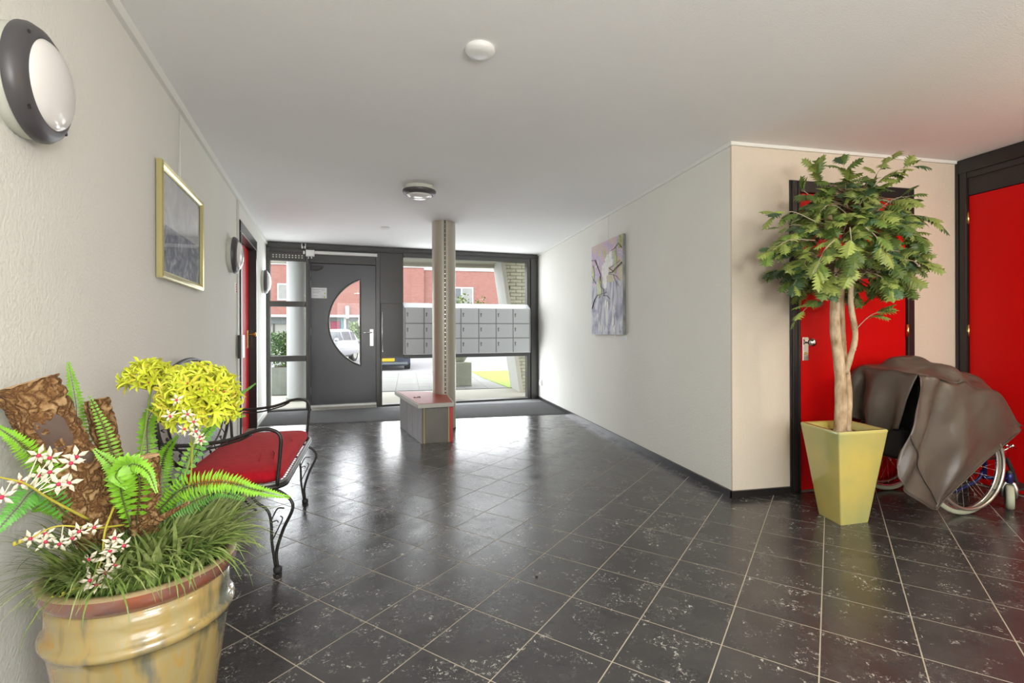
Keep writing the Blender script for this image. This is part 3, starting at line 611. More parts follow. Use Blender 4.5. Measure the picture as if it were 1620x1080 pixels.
# door_3 in the front-facing wall
d3 = struct('door_3', (3.16, 3.0, 0))
def RP(t, d, z): return Vector((t, 2.97 - d, z))
b = MB(); b.fbox(RP, 2.625, 2.708, -.1, .012, 0, 2.19); b.fbox(RP, 3.642, 3.70, -.1, .012, 0, 2.19); b.fbox(RP, 2.708, 3.642, -.1, .012, 2.11, 2.19); b.build('door_frame', M['black'], d3, bevel=.004)
b = MB(); b.fbox(RP, 2.635, 2.65, .012, .02, 0, 2.185); b.fbox(RP, 2.685, 2.70, .012, .018, 0, 2.185); b.each('frame_rib', M['black'], d3, bevel=.003)
MB().fbox(RP, 2.712, 3.638, -.05, -.008, .012, 2.106).build('leaf', M['red'], d3)
hp = MB().fbox(RP, 2.735, 2.782, -.008, 0, .925, 1.09, bv=.002).build('handle_plate', M['chrome'], d3)
MB().lathe([(.010, 0), (.010, .035), (.026, .04), (.031, .055), (.024, .072), (.01, .078)], (2.762, 2.972, 1.055), (0, -1, 0), 16).build('door_knob', M['chrome'], d3, smooth=True)
MB().lathe([(.009, 0), (.009, .006)], (2.758, 2.968, .975), (0, -1, 0), 12).build('lock_cylinder', M['brass'], hp)
for z in (1.09, 1.93, .25): MB().tube([(3.643, 2.965, z), (3.643, 2.965, z + .09)], .010, 8).build('hinge', M['brass'], d3, smooth=True)
# door_4 in the right-hand wall
d4 = struct('door_4', (4.11, 2.4, 0))
def QP(t, d, z): return Vector((4.11 - d, 2.97 - t, z))
b = MB(); b.fbox(QP, 0, .022, -.12, .016, 0, HC - .002); b.fbox(QP, .022, .03, -.12, .006, 0, HC - .002); b.fbox(QP, .03, .075, -.12, .014, 0, 2.32); b.fbox(QP, 1.03, 1.11, -.12, .014, 0, HC - .002)
b.fbox(QP, .022, 1.03, -.12, .016, 2.315, HC - .002); b.fbox(QP, .075, 1.03, -.12, .008, 2.27, 2.315); b.build('door_frame', M['black'], d4, bevel=.004)
MB().fbox(QP, .08, 1.03, -.1, -.006, 2.143, 2.27).build('top_panel', mat('black_panel', (.022, .018, .017), .5, bump=.2, bscale=200), d4)
MB().fbox(QP, .08, 1.025, -.06, -.012, .012, 2.138).build('leaf', M['red'], d4)
for z in (1.93, 1.085, .25): MB().tube([(4.118, 2.895, z), (4.118, 2.895, z + .09)], .010, 8).build('hinge', M['brass'], d4, smooth=True)

# ------------------------------------------------------------------ BULKHEAD LAMPS
def lamp(name, c, nrm, r, label, cat='lamp', up=(0, 0, 1), group=None, low=False):
    c = Vector(c); nrm = Vector(nrm).normalized(); t = thing(name, c, label, cat, group)
    MB().lathe([(r * .93, 0), (r * .95, .004), (r * .95, .03), (r * .9, .035)], c, nrm, 40).build('base', M['lamp_base'], t, angle=40)
    MB().lathe([(r * .9, .03), (r, .034), (r * 1.0, .045), (r * .93, .062), (r * .80, .074), (r * .76, .074), (r * .76, .05)], c, nrm, 48, cap=False).build('ring', M['lamp_ring'], t, angle=50)
    pr = [(r * .77 * math.cos(a), .066 + r * .26 * math.sin(a)) for a in [PI / 2 * i / 12 for i in range(12)]] + [(.002, .066 + r * .26)]
    MB().lathe(pr, c, nrm, 48).build('diffuser', M['opal'], t, smooth=True)
    upv = Vector(up); side = nrm.cross(upv).normalized(); b = MB()
    for k in range(4):
        a = PI / 4 + k * PI / 2; p = c + (side * math.cos(a) + upv * math.sin(a)) * r * .88 + nrm * .064
        b.lathe([(.0065, 0), (.0065, .004)], p, nrm, 8)
    b.each('screw', M['black'], t); return t
lamp('bulkhead_lamp', L(1.545, 0, 1.80), LN, .150, 'round wall lamp with dark ring, nearest to the camera')
lamp('bulkhead_lamp', L(4.66, 0, 1.80), LN, .158, 'round wall lamp with dark ring between picture and red door')
lamp('bulkhead_lamp', L(7.05, 0, 1.80), LN, .158, 'round wall lamp with dark ring in the corner by the glazed front')
lamp('bulkhead_lamp', (.117, 4.46, HC), (0, 0, -1), .147, 'round ceiling lamp with black ring before the column', up=(0, 1, 0))
lamp('bulkhead_lamp', (4.11, .75, 2.0), (-1, 0, 0), .158, 'lit round wall lamp beside the right red door')
t = thing('ceiling_disc', (.331, 2.216, HC), 'plain white round blanking disc on the ceiling', 'ceiling disc')
MB().lathe([(.066, 0), (.068, -.010), (.060, -.022), (.035, -.029), (.002, -.031)], (.331, 2.216, HC), (0, 0, 1), 40).build('cap', M['white'], t, angle=50)
t = thing('ceiling_disc', (-.25, 6.28, HC), 'tiny flat white disc on the ceiling near the glazed front', 'ceiling disc')
MB().lathe([(.06, 0), (.06, -.008), (.05, -.012), (.002, -.012)], (-.25, 6.28, HC), (0, 0, 1), 24).build('cap', M['white'], t, angle=50)
# fittings on walls
t = thing('wall_socket', (2.17, 7.82, .29), 'small white socket low on the right wall by the glazed front', 'socket')
MB().box((2.135, 7.76, .247), (2.17, 7.84, .34)).build('housing', M['white'], t, bevel=.005)
MB().lathe([(.028, 0), (.028, .004), (.02, .002)], (2.135, 7.80, .293), (-1, 0, 0), 16).build('face', M['white_trim'], t)
t = thing('intercom_panel', L(5.08, 0, 1.0), 'narrow pale panel beside the left red door frame', 'panel')
MB().fbox(LP, 4.99, 5.145, 0.012, .05, .893, 1.11, bv=.004).build('housing', M['white'], t)
MB().fbox(LP, 4.982, 4.99, .012, .04, .893, 1.11).build('side', M['black'], t)
t = thing('fire_label', L(4.97, 0, 1.54), 'small red and white label on the left wall', 'label')
MB().fbox(LP, 4.92, 5.01, 0, .002, 1.50, 1.59).build('sticker', M['white'], t)
b = MB()
for k in range(4): b.fbox(LP, 4.97, 5.01, .002, .003, 1.505 + k * .021, 1.52 + k * .021)
b.each('red_mark', M['red'], t)

# ------------------------------------------------------------------ PICTURES
t = thing('framed_picture', L(3.11, 0, 1.69), 'grey marbled print in a shiny gold frame on the left wall', 'picture')
y0, y1, z0, z1, fw = 2.672, 3.535, 1.405, 1.977, .038
prf = [(0, .004), (0, .028), (.008, .034), (.022, .030), (.030, .022), (fw, .018)]
b = MB(); rings = []
for i, d in prf: rings += [L(y0 + i, d, z0 + i), L(y1 - i, d, z0 + i), L(y1 - i, d, z1 - i), L(y0 + i, d, z1 - i)]
b.add(rings, [(k * 4 + i, k * 4 + (i + 1) % 4, k * 4 + 4 + (i + 1) % 4, k * 4 + 4 + i) for k in range(len(prf) - 1) for i in range(4)]); b.build('frame', M['gold'], t)
MB().fbox(LP, y0 + .01, y1 - .01, .004, .012, z0 + .01, z1 - .01).build('backing', M['white_trim'], t)
zs = z0 + .275
b = MB(); b.fbox(LP, y0 + fw, y1 - fw, .012, .0135, zs, z1 - fw); b.build('print_upper', M['print_top'], t)  # upper half paler: ceiling and wall reflection painted into the print
b = MB(); b.fbox(LP, y0 + fw, y1 - fw, .012, .0135, z0 + fw, zs); b.build('print_lower', M['print_low'], t)
MB().fbox(LP, y0 + fw - .004, y1 - fw + .004, .0165, .0180, z0 + fw - .004, z1 - fw + .004).build('glazing', glass_mat('picture_glass', .5), t)
b = MB(); b.tube([L(3.067, .012, z1), L(3.067, .012, 2.385)], .0012, 5); b.tube([L(3.04, .012, z1), L(3.05, .012, 2.385)], .0012, 5); b.each('hanging_wire', M['alu'], t)

t = thing('canvas_painting', (2.16, 5.04, 1.6), 'unframed abstract lilac and grey canvas with dark branches on the right wall', 'painting')
def CP(tt, d, z): return Vector((2.17 - d, tt, z))
ya, yb, za, zc = 4.628, 5.47, 1.10, 2.12
MB().fbox(CP, ya, yb, .006, .034, za, zc).build('canvas_side', mat('painted_canvas_edge', (.13, .14, .16), .6, col2=(.35, .38, .36), nscale=8), t)
zm = 1.66
MB().fbox(CP, ya, yb, .034, .0352, zm, zc).build('canvas_upper', M['paint_top'], t)
MB().fbox(CP, ya, yb, .034, .0352, za, zm).build('canvas_lower', M['paint_low'], t)
b = MB(); random.seed(3)
blob_n = [0]
def blob(mb, cy, cz, sy, sz, n=26, mi=0):
    blob_n[0] += 1; dz = .0002 * blob_n[0]
    pts = [(cy + sy * math.cos(a) * random.uniform(.55, 1.25), cz + sz * math.sin(a) * random.uniform(.55, 1.25)) for a in [2 * PI * k / n for k in range(n)]]
    n_ = len(pts); mb.add([CP(p[0], .0352, p[1]) for p in pts] + [CP(p[0], .0365 + dz, p[1]) for p in pts], [tuple(range(n_, 2 * n_))] + [(i, (i + 1) % n_, n_ + (i + 1) % n_, n_ + i) for i in range(n_)], mi)
blob(b, 4.98, 1.89, .12, .09); blob(b, 5.07, 1.80, .09, .12); blob(b, 5.07, 1.68, .06, .11); blob(b, 4.92, 1.96, .05, .05)
for k in range(9): blob(b, random.uniform(4.75, 5.35), random.uniform(1.13, 1.45), .02, random.uniform(.03, .07), 8)
b.each('white_paint', M['paint_white'], t)
b = MB(); blob(b, 5.24, 1.62, .07, .12); blob(b, 4.80, 1.86, .04, .13); blob(b, 4.70, 2.05, .05, .06); blob(b, 5.42, 1.80, .03, .10); b.each('green_paint', mat('green_paint_patch', (.40, .46, .13), .5, noise=.3, nscale=20), t)
b = MB()
def CW(p): return [CP(q[0], .0385, q[1]) for q in p]
br = [([(5.46, 1.96), (5.36, 1.95), (5.28, 1.86), (5.20, 1.77), (5.24, 1.70), (5.22, 1.66)], .007), ([(5.20, 1.77), (5.19, 1.63), (5.12, 1.60), (5.10, 1.52)], .005), ([(5.46, 1.40), (5.38, 1.50), (5.30, 1.545), (5.15, 1.55), (5.02, 1.56)], .005), ([(5.14, 1.53), (5.02, 1.52), (4.94, 1.48)], .004),
      ([(4.64, 1.83), (4.78, 1.79), (4.86, 1.76), (4.97, 1.76)], .010), ([(4.86, 1.77), (4.96, 1.81), (4.76, 1.84), (4.68, 1.86)], .004), ([(4.64, 1.98), (4.72, 2.04), (4.83, 2.0), (4.93, 1.99)], .005), ([(4.97, 1.75), (4.85, 1.73), (4.80, 1.66), (4.72, 1.60)], .003), ([(4.85, 1.73), (4.76, 1.70), (4.70, 1.66)], .003), ([(5.46, 1.78), (5.40, 1.73), (5.34, 1.68)], .004)]
for p, r in br: b.tube(CW(p), [r * (1 - .6 * k / len(p)) for k in range(len(p))], 5)
b.each('painted_branch', M['paint_dark'], t)
b = MB(); b.tube([(2.155, 5.03, zc), (2.155, 5.03, 2.40)], .0012, 5); b.each('hanging_wire', M['alu'], t)
tag(MB().box((2.166, 4.60, 1.043), (2.17, 4.70, 1.085)).build('title_card', M['paper']), 'small white title card below the abstract canvas', 'card')

# ------------------------------------------------------------------ GLAZED POT WITH ARRANGEMENT (front left)
PX, PY, PR, PZ = -.67, 1.46, .212, .55
pt = thing('flower_pot', (PX, PY, 0), 'large round ochre glazed pot with brown rim in the left foreground', 'pot')
prof = [(.125, 0), (.135, .008), (.150, .10), (.168, .22), (.183, .33), (.190, .375), (.193, .398)]
belt = [(.193, .398), (.200, .401), (.2055, .409), (.2055, .417), (.200, .426), (.193, .429)]
up = [(.193, .429), (.1935, .47), (.194, .505)]
MB().lathe(prof + belt[1:] + up[1:], (PX, PY, 0), (0, 0, 1), 72).build('body', M['pot'], pt, smooth=True)
MB().lathe([(.192, .500), (.200, .507), (.209, .520), (PR, .533), (.2105, .544)], (PX, PY, 0), (0, 0, 1), 72, cap=False).build('rim', M['pot_rim'], pt, smooth=True)
MB().lathe([(.2105, .544), (.204, .550), (.190, .549), (.182, .540), (.178, .50)], (PX, PY, 0), (0, 0, 1), 72, cap=False).build('rim_top', M['pot_lip'], pt, smooth=True)
MB().lathe([(.179, .505), (.179, .512), (.001, .530)], (PX, PY, 0), (0, 0, 1), 32).build('soil', M['soil'], pt)
PC = Vector((PX, PY, .53))
def vmul(a, b, k): return a + (b - a) * k
def bez(p, n):    # Catmull-Rom through points
    p = [Vector(q) for q in p]; p = [p[0] * 2 - p[1]] + p + [p[-1] * 2 - p[-2]]; out = []
    m = len(p) - 3
    for i in range(n + 1):
        s = i / n * m; k = min(int(s), m - 1); t = s - k; a, b_, c, d = p[k:k + 4]
        out.append(.5 * ((2 * b_) + (c - a) * t + (2 * a - 5 * b_ + 4 * c - d) * t * t + (3 * b_ - a - 3 * c + d) * t ** 3))
    return out
# grass tufts
random.seed(11)
def blades(n, rad, mb, l0, l1, w0, lean, sector=None):
    for _ in range(n):
        a = random.uniform(*(sector or (0, 2 * PI))); r = rad * math.sqrt(random.random()); base = Vector((PX + r * math.cos(a), PY + r * math.sin(a), .515))
        ln = random.uniform(l0, l1); az = a + random.uniform(-.9, .9); k = random.uniform(*lean); wv = w0 * random.uniform(.5, 1.2)
        dr = Vector((math.cos(az), math.sin(az), 0)); sd_ = Vector((-dr.y, dr.x, 0)); pts = []; ang = .15 + .5 * k * random.random()
        p = base.copy(); seg = 6; vs = []
        for i in range(seg + 1):
            ww = wv * (1 - (i / seg) ** 1.6) + .0002; vs += [p - sd_ * ww, p + sd_ * ww + Vector((0, 0, ww * .4))]
            st = ln / seg; p = p + dr * (st * math.sin(ang)) + Vector((0, 0, st * math.cos(ang))); ang += k * random.uniform(.7, 1.3) * 2.2 / seg
            dx, dy = p.x - PX, p.y - PY
            rr = math.hypot(dx, dy)
            if p.z < .558 and rr > .155 and rr < .235: p.z = .558
            gap = (p - L(p.y, .006, 0)).dot(LN)
            if gap < 0: p = p - LN * gap
        mb.add(vs, [(2 * i, 2 * i + 1, 2 * i + 3, 2 * i + 2) for i in range(seg)])
b = MB(); blades(760, .17, b, .10, .25, .0040, (.45, 1.15)); tag(b.build('grass_tuft', M['blade'], None), 'dense dark green artificial grass filling the glazed pot', 'grass', kind='stuff')
b = MB(); blades(300, .165, b, .14, .25, .0072, (.35, .95), (-2.4, 1.2)); tag(b.build('broad_grass', M['blade_pale'], None), 'broader pale green blades at the front of the glazed pot', 'grass', kind='stuff')
# bark pieces
from mathutils import noise as mn
def bark(label, p0, p1, w0, w1, flat, seed, scar=None, cut=True):
    random.seed(seed); p0, p1 = Vector(p0), Vector(p1); ax = (p1 - p0).normalized(); view = (Vector((0, 0, H)) - p0).normalized()
    sx = ax.cross(view).normalized(); sy = sx.cross(ax).normalized(); t = thing('bark_log', p0, label, 'bark'); b = MB(); nr, nk = 110, 72
    ph = [random.uniform(0, 6) for _ in range(8)]; vs = []
    for i in range(nr + 1):
        s = i / nr; c = p0 + (p1 - p0) * s; ww = w0 + (w1 - w0) * s
        for k in range(nk):
            a = 2 * PI * k / nk
            e0 = c + sx * (ww * math.cos(a)) + sy * (ww * flat * math.sin(a)); g0 = e0 + Vector((mn.noise(e0 * 40), mn.noise(e0 * 40 + Vector((5, 0, 0))), mn.noise(e0 * 40 + Vector((0, 7, 0))))) * .010
            lo = Vector((g0.dot(sx), g0.dot(sy), g0.dot(ax) * .62)); dd = mn.voronoi(lo * 52 + Vector((seed * 3, 0, 0)))[0]; crack = min(1, (dd[1] - dd[0]) * 3.2)
            q = .93 + .17 * crack ** .6 + .06 * mn.noise(e0 * 28) + .035 * mn.noise(e0 * 130) + .05 * math.sin(s * 9 + ph[2])
            vs.append(c + sx * (ww * q * math.cos(a)) + sy * (ww * flat * q * math.sin(a)))
    b.add(vs, [(i * nk + k, i * nk + (k + 1) % nk, (i + 1) * nk + (k + 1) % nk, (i + 1) * nk + k) for i in range(nr) for k in range(nk)] + [tuple(range(nk - 1, -1, -1))])
    b.build('bark', M['bark'], t, smooth=True)
    b = MB(); c = p1 + ax * .001; b.add([c + sx * (w1 * .98 * math.cos(2 * PI * k / 24)) + sy * (w1 * flat * .98 * math.sin(2 * PI * k / 24)) + ax * random.uniform(-.003, .003) for k in range(24)] + [c + ax * .002], [(k, (k + 1) % 24, 24) for k in range(24)]); b.build('cut_face', M['wood_cut'] if cut else M['bark'], t)
    if scar:
        for s, off, hw, hl in scar:
            b = MB(); c = p0 + (p1 - p0) * s + sx * off + sy * (w0 * flat * .60); b.add([c + sx * hw * math.cos(a) * random.uniform(.85, 1.1) + ax * hl * (abs(math.sin(a)) ** .7 * (1 if math.sin(a) > 0 else -1)) + sy * (.34 * w0 * flat) for a in [2 * PI * k / 20 for k in range(20)]] + [c + sy * (.50 * w0 * flat)], [(k, (k + 1) % 20, 20) for k in range(20)]); b.build('scar', M['bark_scar'], t, smooth=True)
    return t
bark('thick rough bark log leaning left in the glazed pot', at(168, 850, 1.30), at(42, 606, 1.20), .056, .056, .5, 1, [(.70, .004, .030, .052), (.50, .036, .014, .016)])
bark('slimmer upright bark piece behind the fern in the glazed pot', at(195, 800, 1.46), at(152, 632, 1.42), .030, .028, .6, 2, None)
bark('short bark stump standing at the centre of the glazed pot', at(228, 840, 1.30), at(233, 722, 1.28), .030, .026, .8, 3, None)
bark('thin broken twig poking out of the grass in the pot', at(225, 836, 1.25), at(297, 795, 1.22), .011, .003, .8, 4, None)
# ferns
random.seed(5)
def frond(parent, pts, w, n, m='frond', droop=.15, name='frond', tipw=.12, curl=0):
    P = bez(pts, n); b = MB(); b.tube(P, [.0018 * (1 - .75 * i / n) for i in range(n + 1)], 5, mi=1)
    for i in range(2, n + 1):
        T = (P[min(i + 1, n)] - P[i - 1]).normalized(); s = i / n; view = (Vector((0, 0, H)) - P[i]).normalized(); side = T.cross(view)
        side = side.normalized() if side.length > .05 else T.orthogonal().normalized(); nn = side.cross(T)
        ll = w * (min(1, .35 + s * 2.4) if s < .3 else 1) * (1 - max(0, s - .3) / .7 * (1 - tipw)); hw = (P[1] - P[0]).length * .42
        for sg in (-1, 1):
            l = ll * random.uniform(.85, 1.1); base = P[i]; d = (side * sg + T * .22 - Vector((0, 0, droop)) + nn * random.uniform(-.15, .15)).normalized()
            tip = base + d * l; mid = base + d * (l * .55) + nn * (l * .06)
            b.add([base - T * hw * .5, mid - T * hw * .8, tip, mid + T * hw * .9, base + T * hw * .6, base + d * l * .3 + nn * l * .05], [(0, 1, 5), (5, 1, 2), (5, 2, 3), (4, 5, 3)])
    return b.build(name, [M[m], M['rachis']], parent)
f1 = thing('potted_fern', PC, 'bright green artificial fern fronds fanning out of the glazed pot', 'fern')
Q = at
frond(f1, [Q(150, 820, 1.42), Q(124, 720, 1.44), Q(120, 640, 1.44), Q(108, 575, 1.42)], 0.045, 40)
frond(f1, [Q(190, 800, 1.34), Q(182, 740, 1.36), Q(165, 680, 1.36), Q(142, 628, 1.36)], 0.036, 30)
frond(f1, [Q(110, 810, 1.25), Q(75, 745, 1.2), Q(30, 700, 1.14), Q(-10, 672, 1.10)], 0.039, 34, 'frond')
frond(f1, [Q(110, 820, 1.2), Q(60, 775, 1.12), Q(25, 805, 1.06), Q(-14, 850, 1.02)], 0.042, 32, 'frond_dark')
frond(f1, [Q(190, 840, 1.36), Q(150, 770, 1.38), Q(128, 740, 1.38), Q(105, 715, 1.38)], 0.048, 30)
frond(f1, [Q(215, 840, 1.30), Q(205, 780, 1.26), Q(180, 740, 1.24), Q(150, 712, 1.22)], 0.045, 30)
frond(f1, [Q(215, 830, 1.26), Q(220, 760, 1.2), Q(200, 735, 1.18), Q(182, 752, 1.18), Q(196, 770, 1.18)], 0.039, 30)
frond(f1, [Q(205, 830, 1.24), Q(190, 770, 1.20), Q(205, 735, 1.18), Q(232, 745, 1.17), Q(246, 776, 1.17)], 0.033, 30)
frond(f1, [Q(235, 840, 1.44), Q(234, 740, 1.48), Q(233, 670, 1.48), Q(250, 640, 1.46), Q(272, 628, 1.44)], 0.033, 34)
frond(f1, [Q(250, 820, 1.48), Q(253, 750, 1.52), Q(262, 715, 1.52), Q(280, 690, 1.50)], 0.039, 30)
frond(f1, [Q(245, 812, 1.30), Q(290, 772, 1.26), Q(350, 762, 1.24), Q(405, 775, 1.23), Q(455, 786, 1.22)], 0.039, 46)
frond(f1, [Q(250, 815, 1.34), Q(300, 795, 1.36), Q(345, 778, 1.36), Q(385, 790, 1.36)], 0.036, 36, 'frond_dark')
frond(f1, [Q(265, 800, 1.46), Q(320, 700, 1.56), Q(360, 640, 1.6), Q(402, 608, 1.62)], 0.021, 30, 'frond_dark')
frond(f1, [Q(260, 810, 1.48), Q(300, 720, 1.54), Q(345, 665, 1.56), Q(385, 658, 1.58)], 0.024, 30)
frond(f1, [Q(160, 840, 1.3), Q(110, 810, 1.36), Q(70, 800, 1.36), Q(40, 810, 1.36)], 0.036, 26, 'frond')
# yellow flower heads
random.seed(21)
def umbel(label, base, ctr, R, n, zlo, plen):
    base, ctr = Vector(base), Vector(ctr); t = thing('umbel_flower', base, label, 'flower'); hub = ctr - Vector((0, 0, R * .30))
    b = MB(); b.tube(bez([base, vmul(base, hub, .5) + Vector((.008, 0, 0)), hub], 10), .0034, 8); b.build('stem', M['stem'], t, smooth=True)
    st = MB(); protos = []
    for q in range(3):
        f = MB()
        for k in range(6):
            a2 = 2 * PI * k / 6 + random.uniform(-.25, .25); ed = Vector((math.cos(a2), math.sin(a2), 0)); sd_ = Vector((-ed.y, ed.x, 0)); ax = Vector((0, 0, 1)); l = plen * random.uniform(.8, 1.2); hw = l * .15; dr_ = random.uniform(-.1, .35)
            f.add([Vector(), ax * l * .5 + ed * l * .25 - sd_ * hw, ax * l * .5 + ed * l * .25 + sd_ * hw, ax * l * .50 + ed * l * .38, ax * l * .85 + ed * l * .72 - sd_ * hw, ax * l * .85 + ed * l * .72 + sd_ * hw, ax * l * (.95 - dr_) + ed * l * 1.25], [(0, 1, 3), (0, 3, 2), (1, 4, 3), (3, 5, 2), (4, 6, 3), (3, 6, 5)])
        me = bpy.data.meshes.new('floret'); me.from_pydata(f.v, [], f.f); me.materials.append(M['petal_yellow' if q else 'petal_lime']); protos.append(me)
    for i in range(n):
        z = 1 - (i + .5) / n * (1 - zlo); rr = math.sqrt(max(0, 1 - z * z)); a = i * 2.39996; d = Vector((rr * math.cos(a), rr * math.sin(a), z)); rad = R * random.uniform(.72, 1.0)
        tip = ctr + d * rad * Vector((1, 1, .92)).z; st.tube([hub, vmul(hub, tip, .6) - Vector((0, 0, .004)), tip], .0009, 4)
        qd = (d + Vector((random.uniform(-.35, .35), random.uniform(-.35, .35), random.uniform(-.2, .35)))).to_track_quat('Z', 'X')
        o = bpy.data.objects.new('floret', protos[i % 3]); COL.objects.link(o); o.parent = t; o.matrix_basis = Matrix.Translation(tip - base) @ qd.to_matrix().to_4x4() @ Matrix.Rotation(random.uniform(0, 6), 4, 'Z')
        if i % 4 == 0: MB().ball(tip + d * plen * .55, .0026, 6).build('anther', M['petal_core'], t, smooth=True)
    tag(st.build('flower_stalks', M['stem_yellow'], t), kind='stuff'); return t
M['petal_lime'] = mat('lime_petal', (.50, .60, .04), .5, col2=(.66, .50, .07), nscale=30)
umbel('yellow-green lily umbel on the left, showing its thin stalks', at(197, 815, 1.42), at(238, 607, 1.46), .066, 52, .0, .024)
umbel('larger yellow lily umbel on the right, in front of the metal settee', at(275, 800, 1.34), at(316, 632, 1.32), .087, 135, -.62, .026)
# orchid sprays
random.seed(31)
def orchid(label, pts, blooms, sc=1., m='petal_white', buds=3):
    t = thing('orchid_spray', pts[0], label, 'flower'); P = bez(pts, 24); MB().tube(P, [.0028 * sc * (1 - .6 * i / 24) for i in range(25)], 6).build('stem', M['stem_yellow'], t, smooth=True)
    for (u, v, Z) in blooms:
        c = at(u, v, Z); view = (Vector((0, 0, H)) - c).normalized() + Vector((random.uniform(-.5, .5), random.uniform(-.5, .5), random.uniform(-.5, .3))); view.normalize()
        e1 = view.orthogonal().normalized(); e2 = view.cross(e1); b = MB(); a0_ = random.uniform(0, 6)
        for k in range(5):
            a = a0_ + 2 * PI * k / 5; ed = e1 * math.cos(a) + e2 * math.sin(a); sd_ = view.cross(ed); l = .021 * sc * random.uniform(.85, 1.2); hw = l * .2
            b.add([c, c + ed * l * .5 - sd_ * hw + view * .002, c + ed * l - view * .003, c + ed * l * .5 + sd_ * hw + view * .002, c + ed * l * .5 + view * .005], [(0, 1, 4), (1, 2, 4), (2, 3, 4), (3, 0, 4)])
        near = min(P, key=lambda p: (p - c).length); b.tube([near, c], .0012, 4)
        o = b.build('bloom', M[m], t); MB().ball(c + view * .005, .0042 * sc, 8, (1, 1, 1)).build('core', M['petal_core'], o, smooth=True)
    b = MB(); 
    for k in range(buds): b.ball(P[-1 - k * 2] + Vector((0, 0, .003)), .004 * sc, 6, (1, 1, 1.6))
    b.each('bud', M['stem_yellow'], t, smooth=True)
orchid('cream orchid spray hanging over the front rim of the pot', [at(180, 800, 1.24), at(165, 840, 1.18), at(158, 890, 1.13), at(130, 925, 1.11), at(82, 948, 1.10)],
       [(182, 850, 1.13), (194, 862, 1.13), (172, 870, 1.12), (170, 880, 1.13), (180, 892, 1.11), (167, 905, 1.11), (140, 885, 1.12), (141, 917, 1.10), (151, 925, 1.10), (176, 858, 1.15)])
orchid('cream orchid spray lying over the left side of the pot', [at(195, 830, 1.26), at(150, 835, 1.2), at(90, 832, 1.15), at(50, 850, 1.13), at(22, 862, 1.12)],
       [(126, 839, 1.15), (147, 833, 1.16), (95, 859, 1.13), (70, 857, 1.13), (72, 845, 1.14), (48, 851, 1.13), (112, 850, 1.15)])
orchid('large cream orchid spray on the far left above the fern', [at(140, 822, 1.2), at(80, 790, 1.1), at(40, 765, 1.04), at(0, 755, 1.0), at(-20, 750, .98)],
       [(60, 720, 1.08), (80, 724, 1.09), (112, 732, 1.10), (78, 747, 1.08), (92, 765, 1.08), (108, 764, 1.1), (30, 762, 1.04), (4, 785, 1.0), (120, 722, 1.12), (62, 752, 1.08)], 1.1)
orchid('pale orchid stem rising beside the right lily umbel', [at(288, 810, 1.36), at(300, 760, 1.34), at(303, 710, 1.30), at(296, 665, 1.24), at(285, 640, 1.22)],
       [(290, 679, 1.24), (308, 683, 1.25), (314, 690, 1.25), (318, 697, 1.26), (306, 667, 1.24), (279, 632, 1.22), (268, 657, 1.22), (296, 655, 1.22)], .8)

# ------------------------------------------------------------------ WROUGHT IRON SETTEE
SO = Vector((-.631, 3.01, 0)); SE = Vector((-.063, .998, 0)); SDp = Vector((-.998, -.063, 0))
def SP(a, d, z): return SO + SE * a + SDp * d + Vector((0, 0, z))
st = thing('iron_settee', (SO.x, SO.y, 0), 'dark wrought iron settee with red cushion against the left wall', 'settee')
def rrect(a1, d0, d1, rf, rb, z, n=6):
    pts = []
    for cx, cd, r, s0 in ((a1 - rf, d0 + rf, rf, -PI / 2), (a1 - rb, d1 - rb, rb, 0), (-a1 + rb, d1 - rb, rb, PI / 2), (-a1 + rf, d0 + rf, rf, PI)):
        for k in range(n + 1):
            a = s0 + PI / 2 * k / n; pts.append(SP(cx + r * math.cos(a), cd + r * math.sin(a), z))
    return pts
rim_ = rrect(.545, -.035, .44, .09, .16, .415)
MB().loop(rim_, .013, 8).build('seat_frame', M['iron'], st, smooth=True)
MB().loop(rrect(.545, -.035, .44, .09, .16, .432), .009, 6).build('seat_edge', M['iron_pale'], st, smooth=True)
b = MB(); 
for k in range(26):
    a = -.50 + k * .04; b.tube([SP(a, -.02, .415), SP(a, .42, .415)], .0022, 4)
for k in range(12): b.tube([SP(-.53, .0 + k * .036, .417), SP(.53, .0 + k * .036, .417)], .0022, 4)
tag(b.build('seat_mesh', M['iron'], st), kind='stuff')
# cushion
b = MB(); rings = []
for sc, z in ((.93, .425), (.985, .436), (1.0, .455), (.985, .474), (.93, .486), (.6, .492), (.2, .494)):
    r_ = rrect(.525, -.022, .42, .08, .15, z); c = SP(0, .2, z); rings.append([c + (p - c) * (1 - (1 - sc)) for p in r_])
n = len(rings[0]); b.add([p for r_ in rings for p in r_], [(i * n + k, i * n + (k + 1) % n, (i + 1) * n + (k + 1) % n, (i + 1) * n + k) for i in range(6) for k in range(n)] + [tuple(range(n)), tuple(6 * n + k for k in range(n))])
cu = b.build('cushion', M['cushion'], st, smooth=True)
b = MB(); 
for q in ((-.30, .05, -.10, .09), (-.34, .11, -.12, .14), (.1, .02, .2, .03)):
    b.tube(bez([SP(q[0], q[1], .4935), SP((q[0] + q[2]) / 2, q[1] + .01, .496), SP(q[2], q[3], .4925)], 8), [.001, .002, .003, .003, .004, .003, .003, .002, .001], 6)
b.each('crease', M['cushion'], cu, smooth=True)
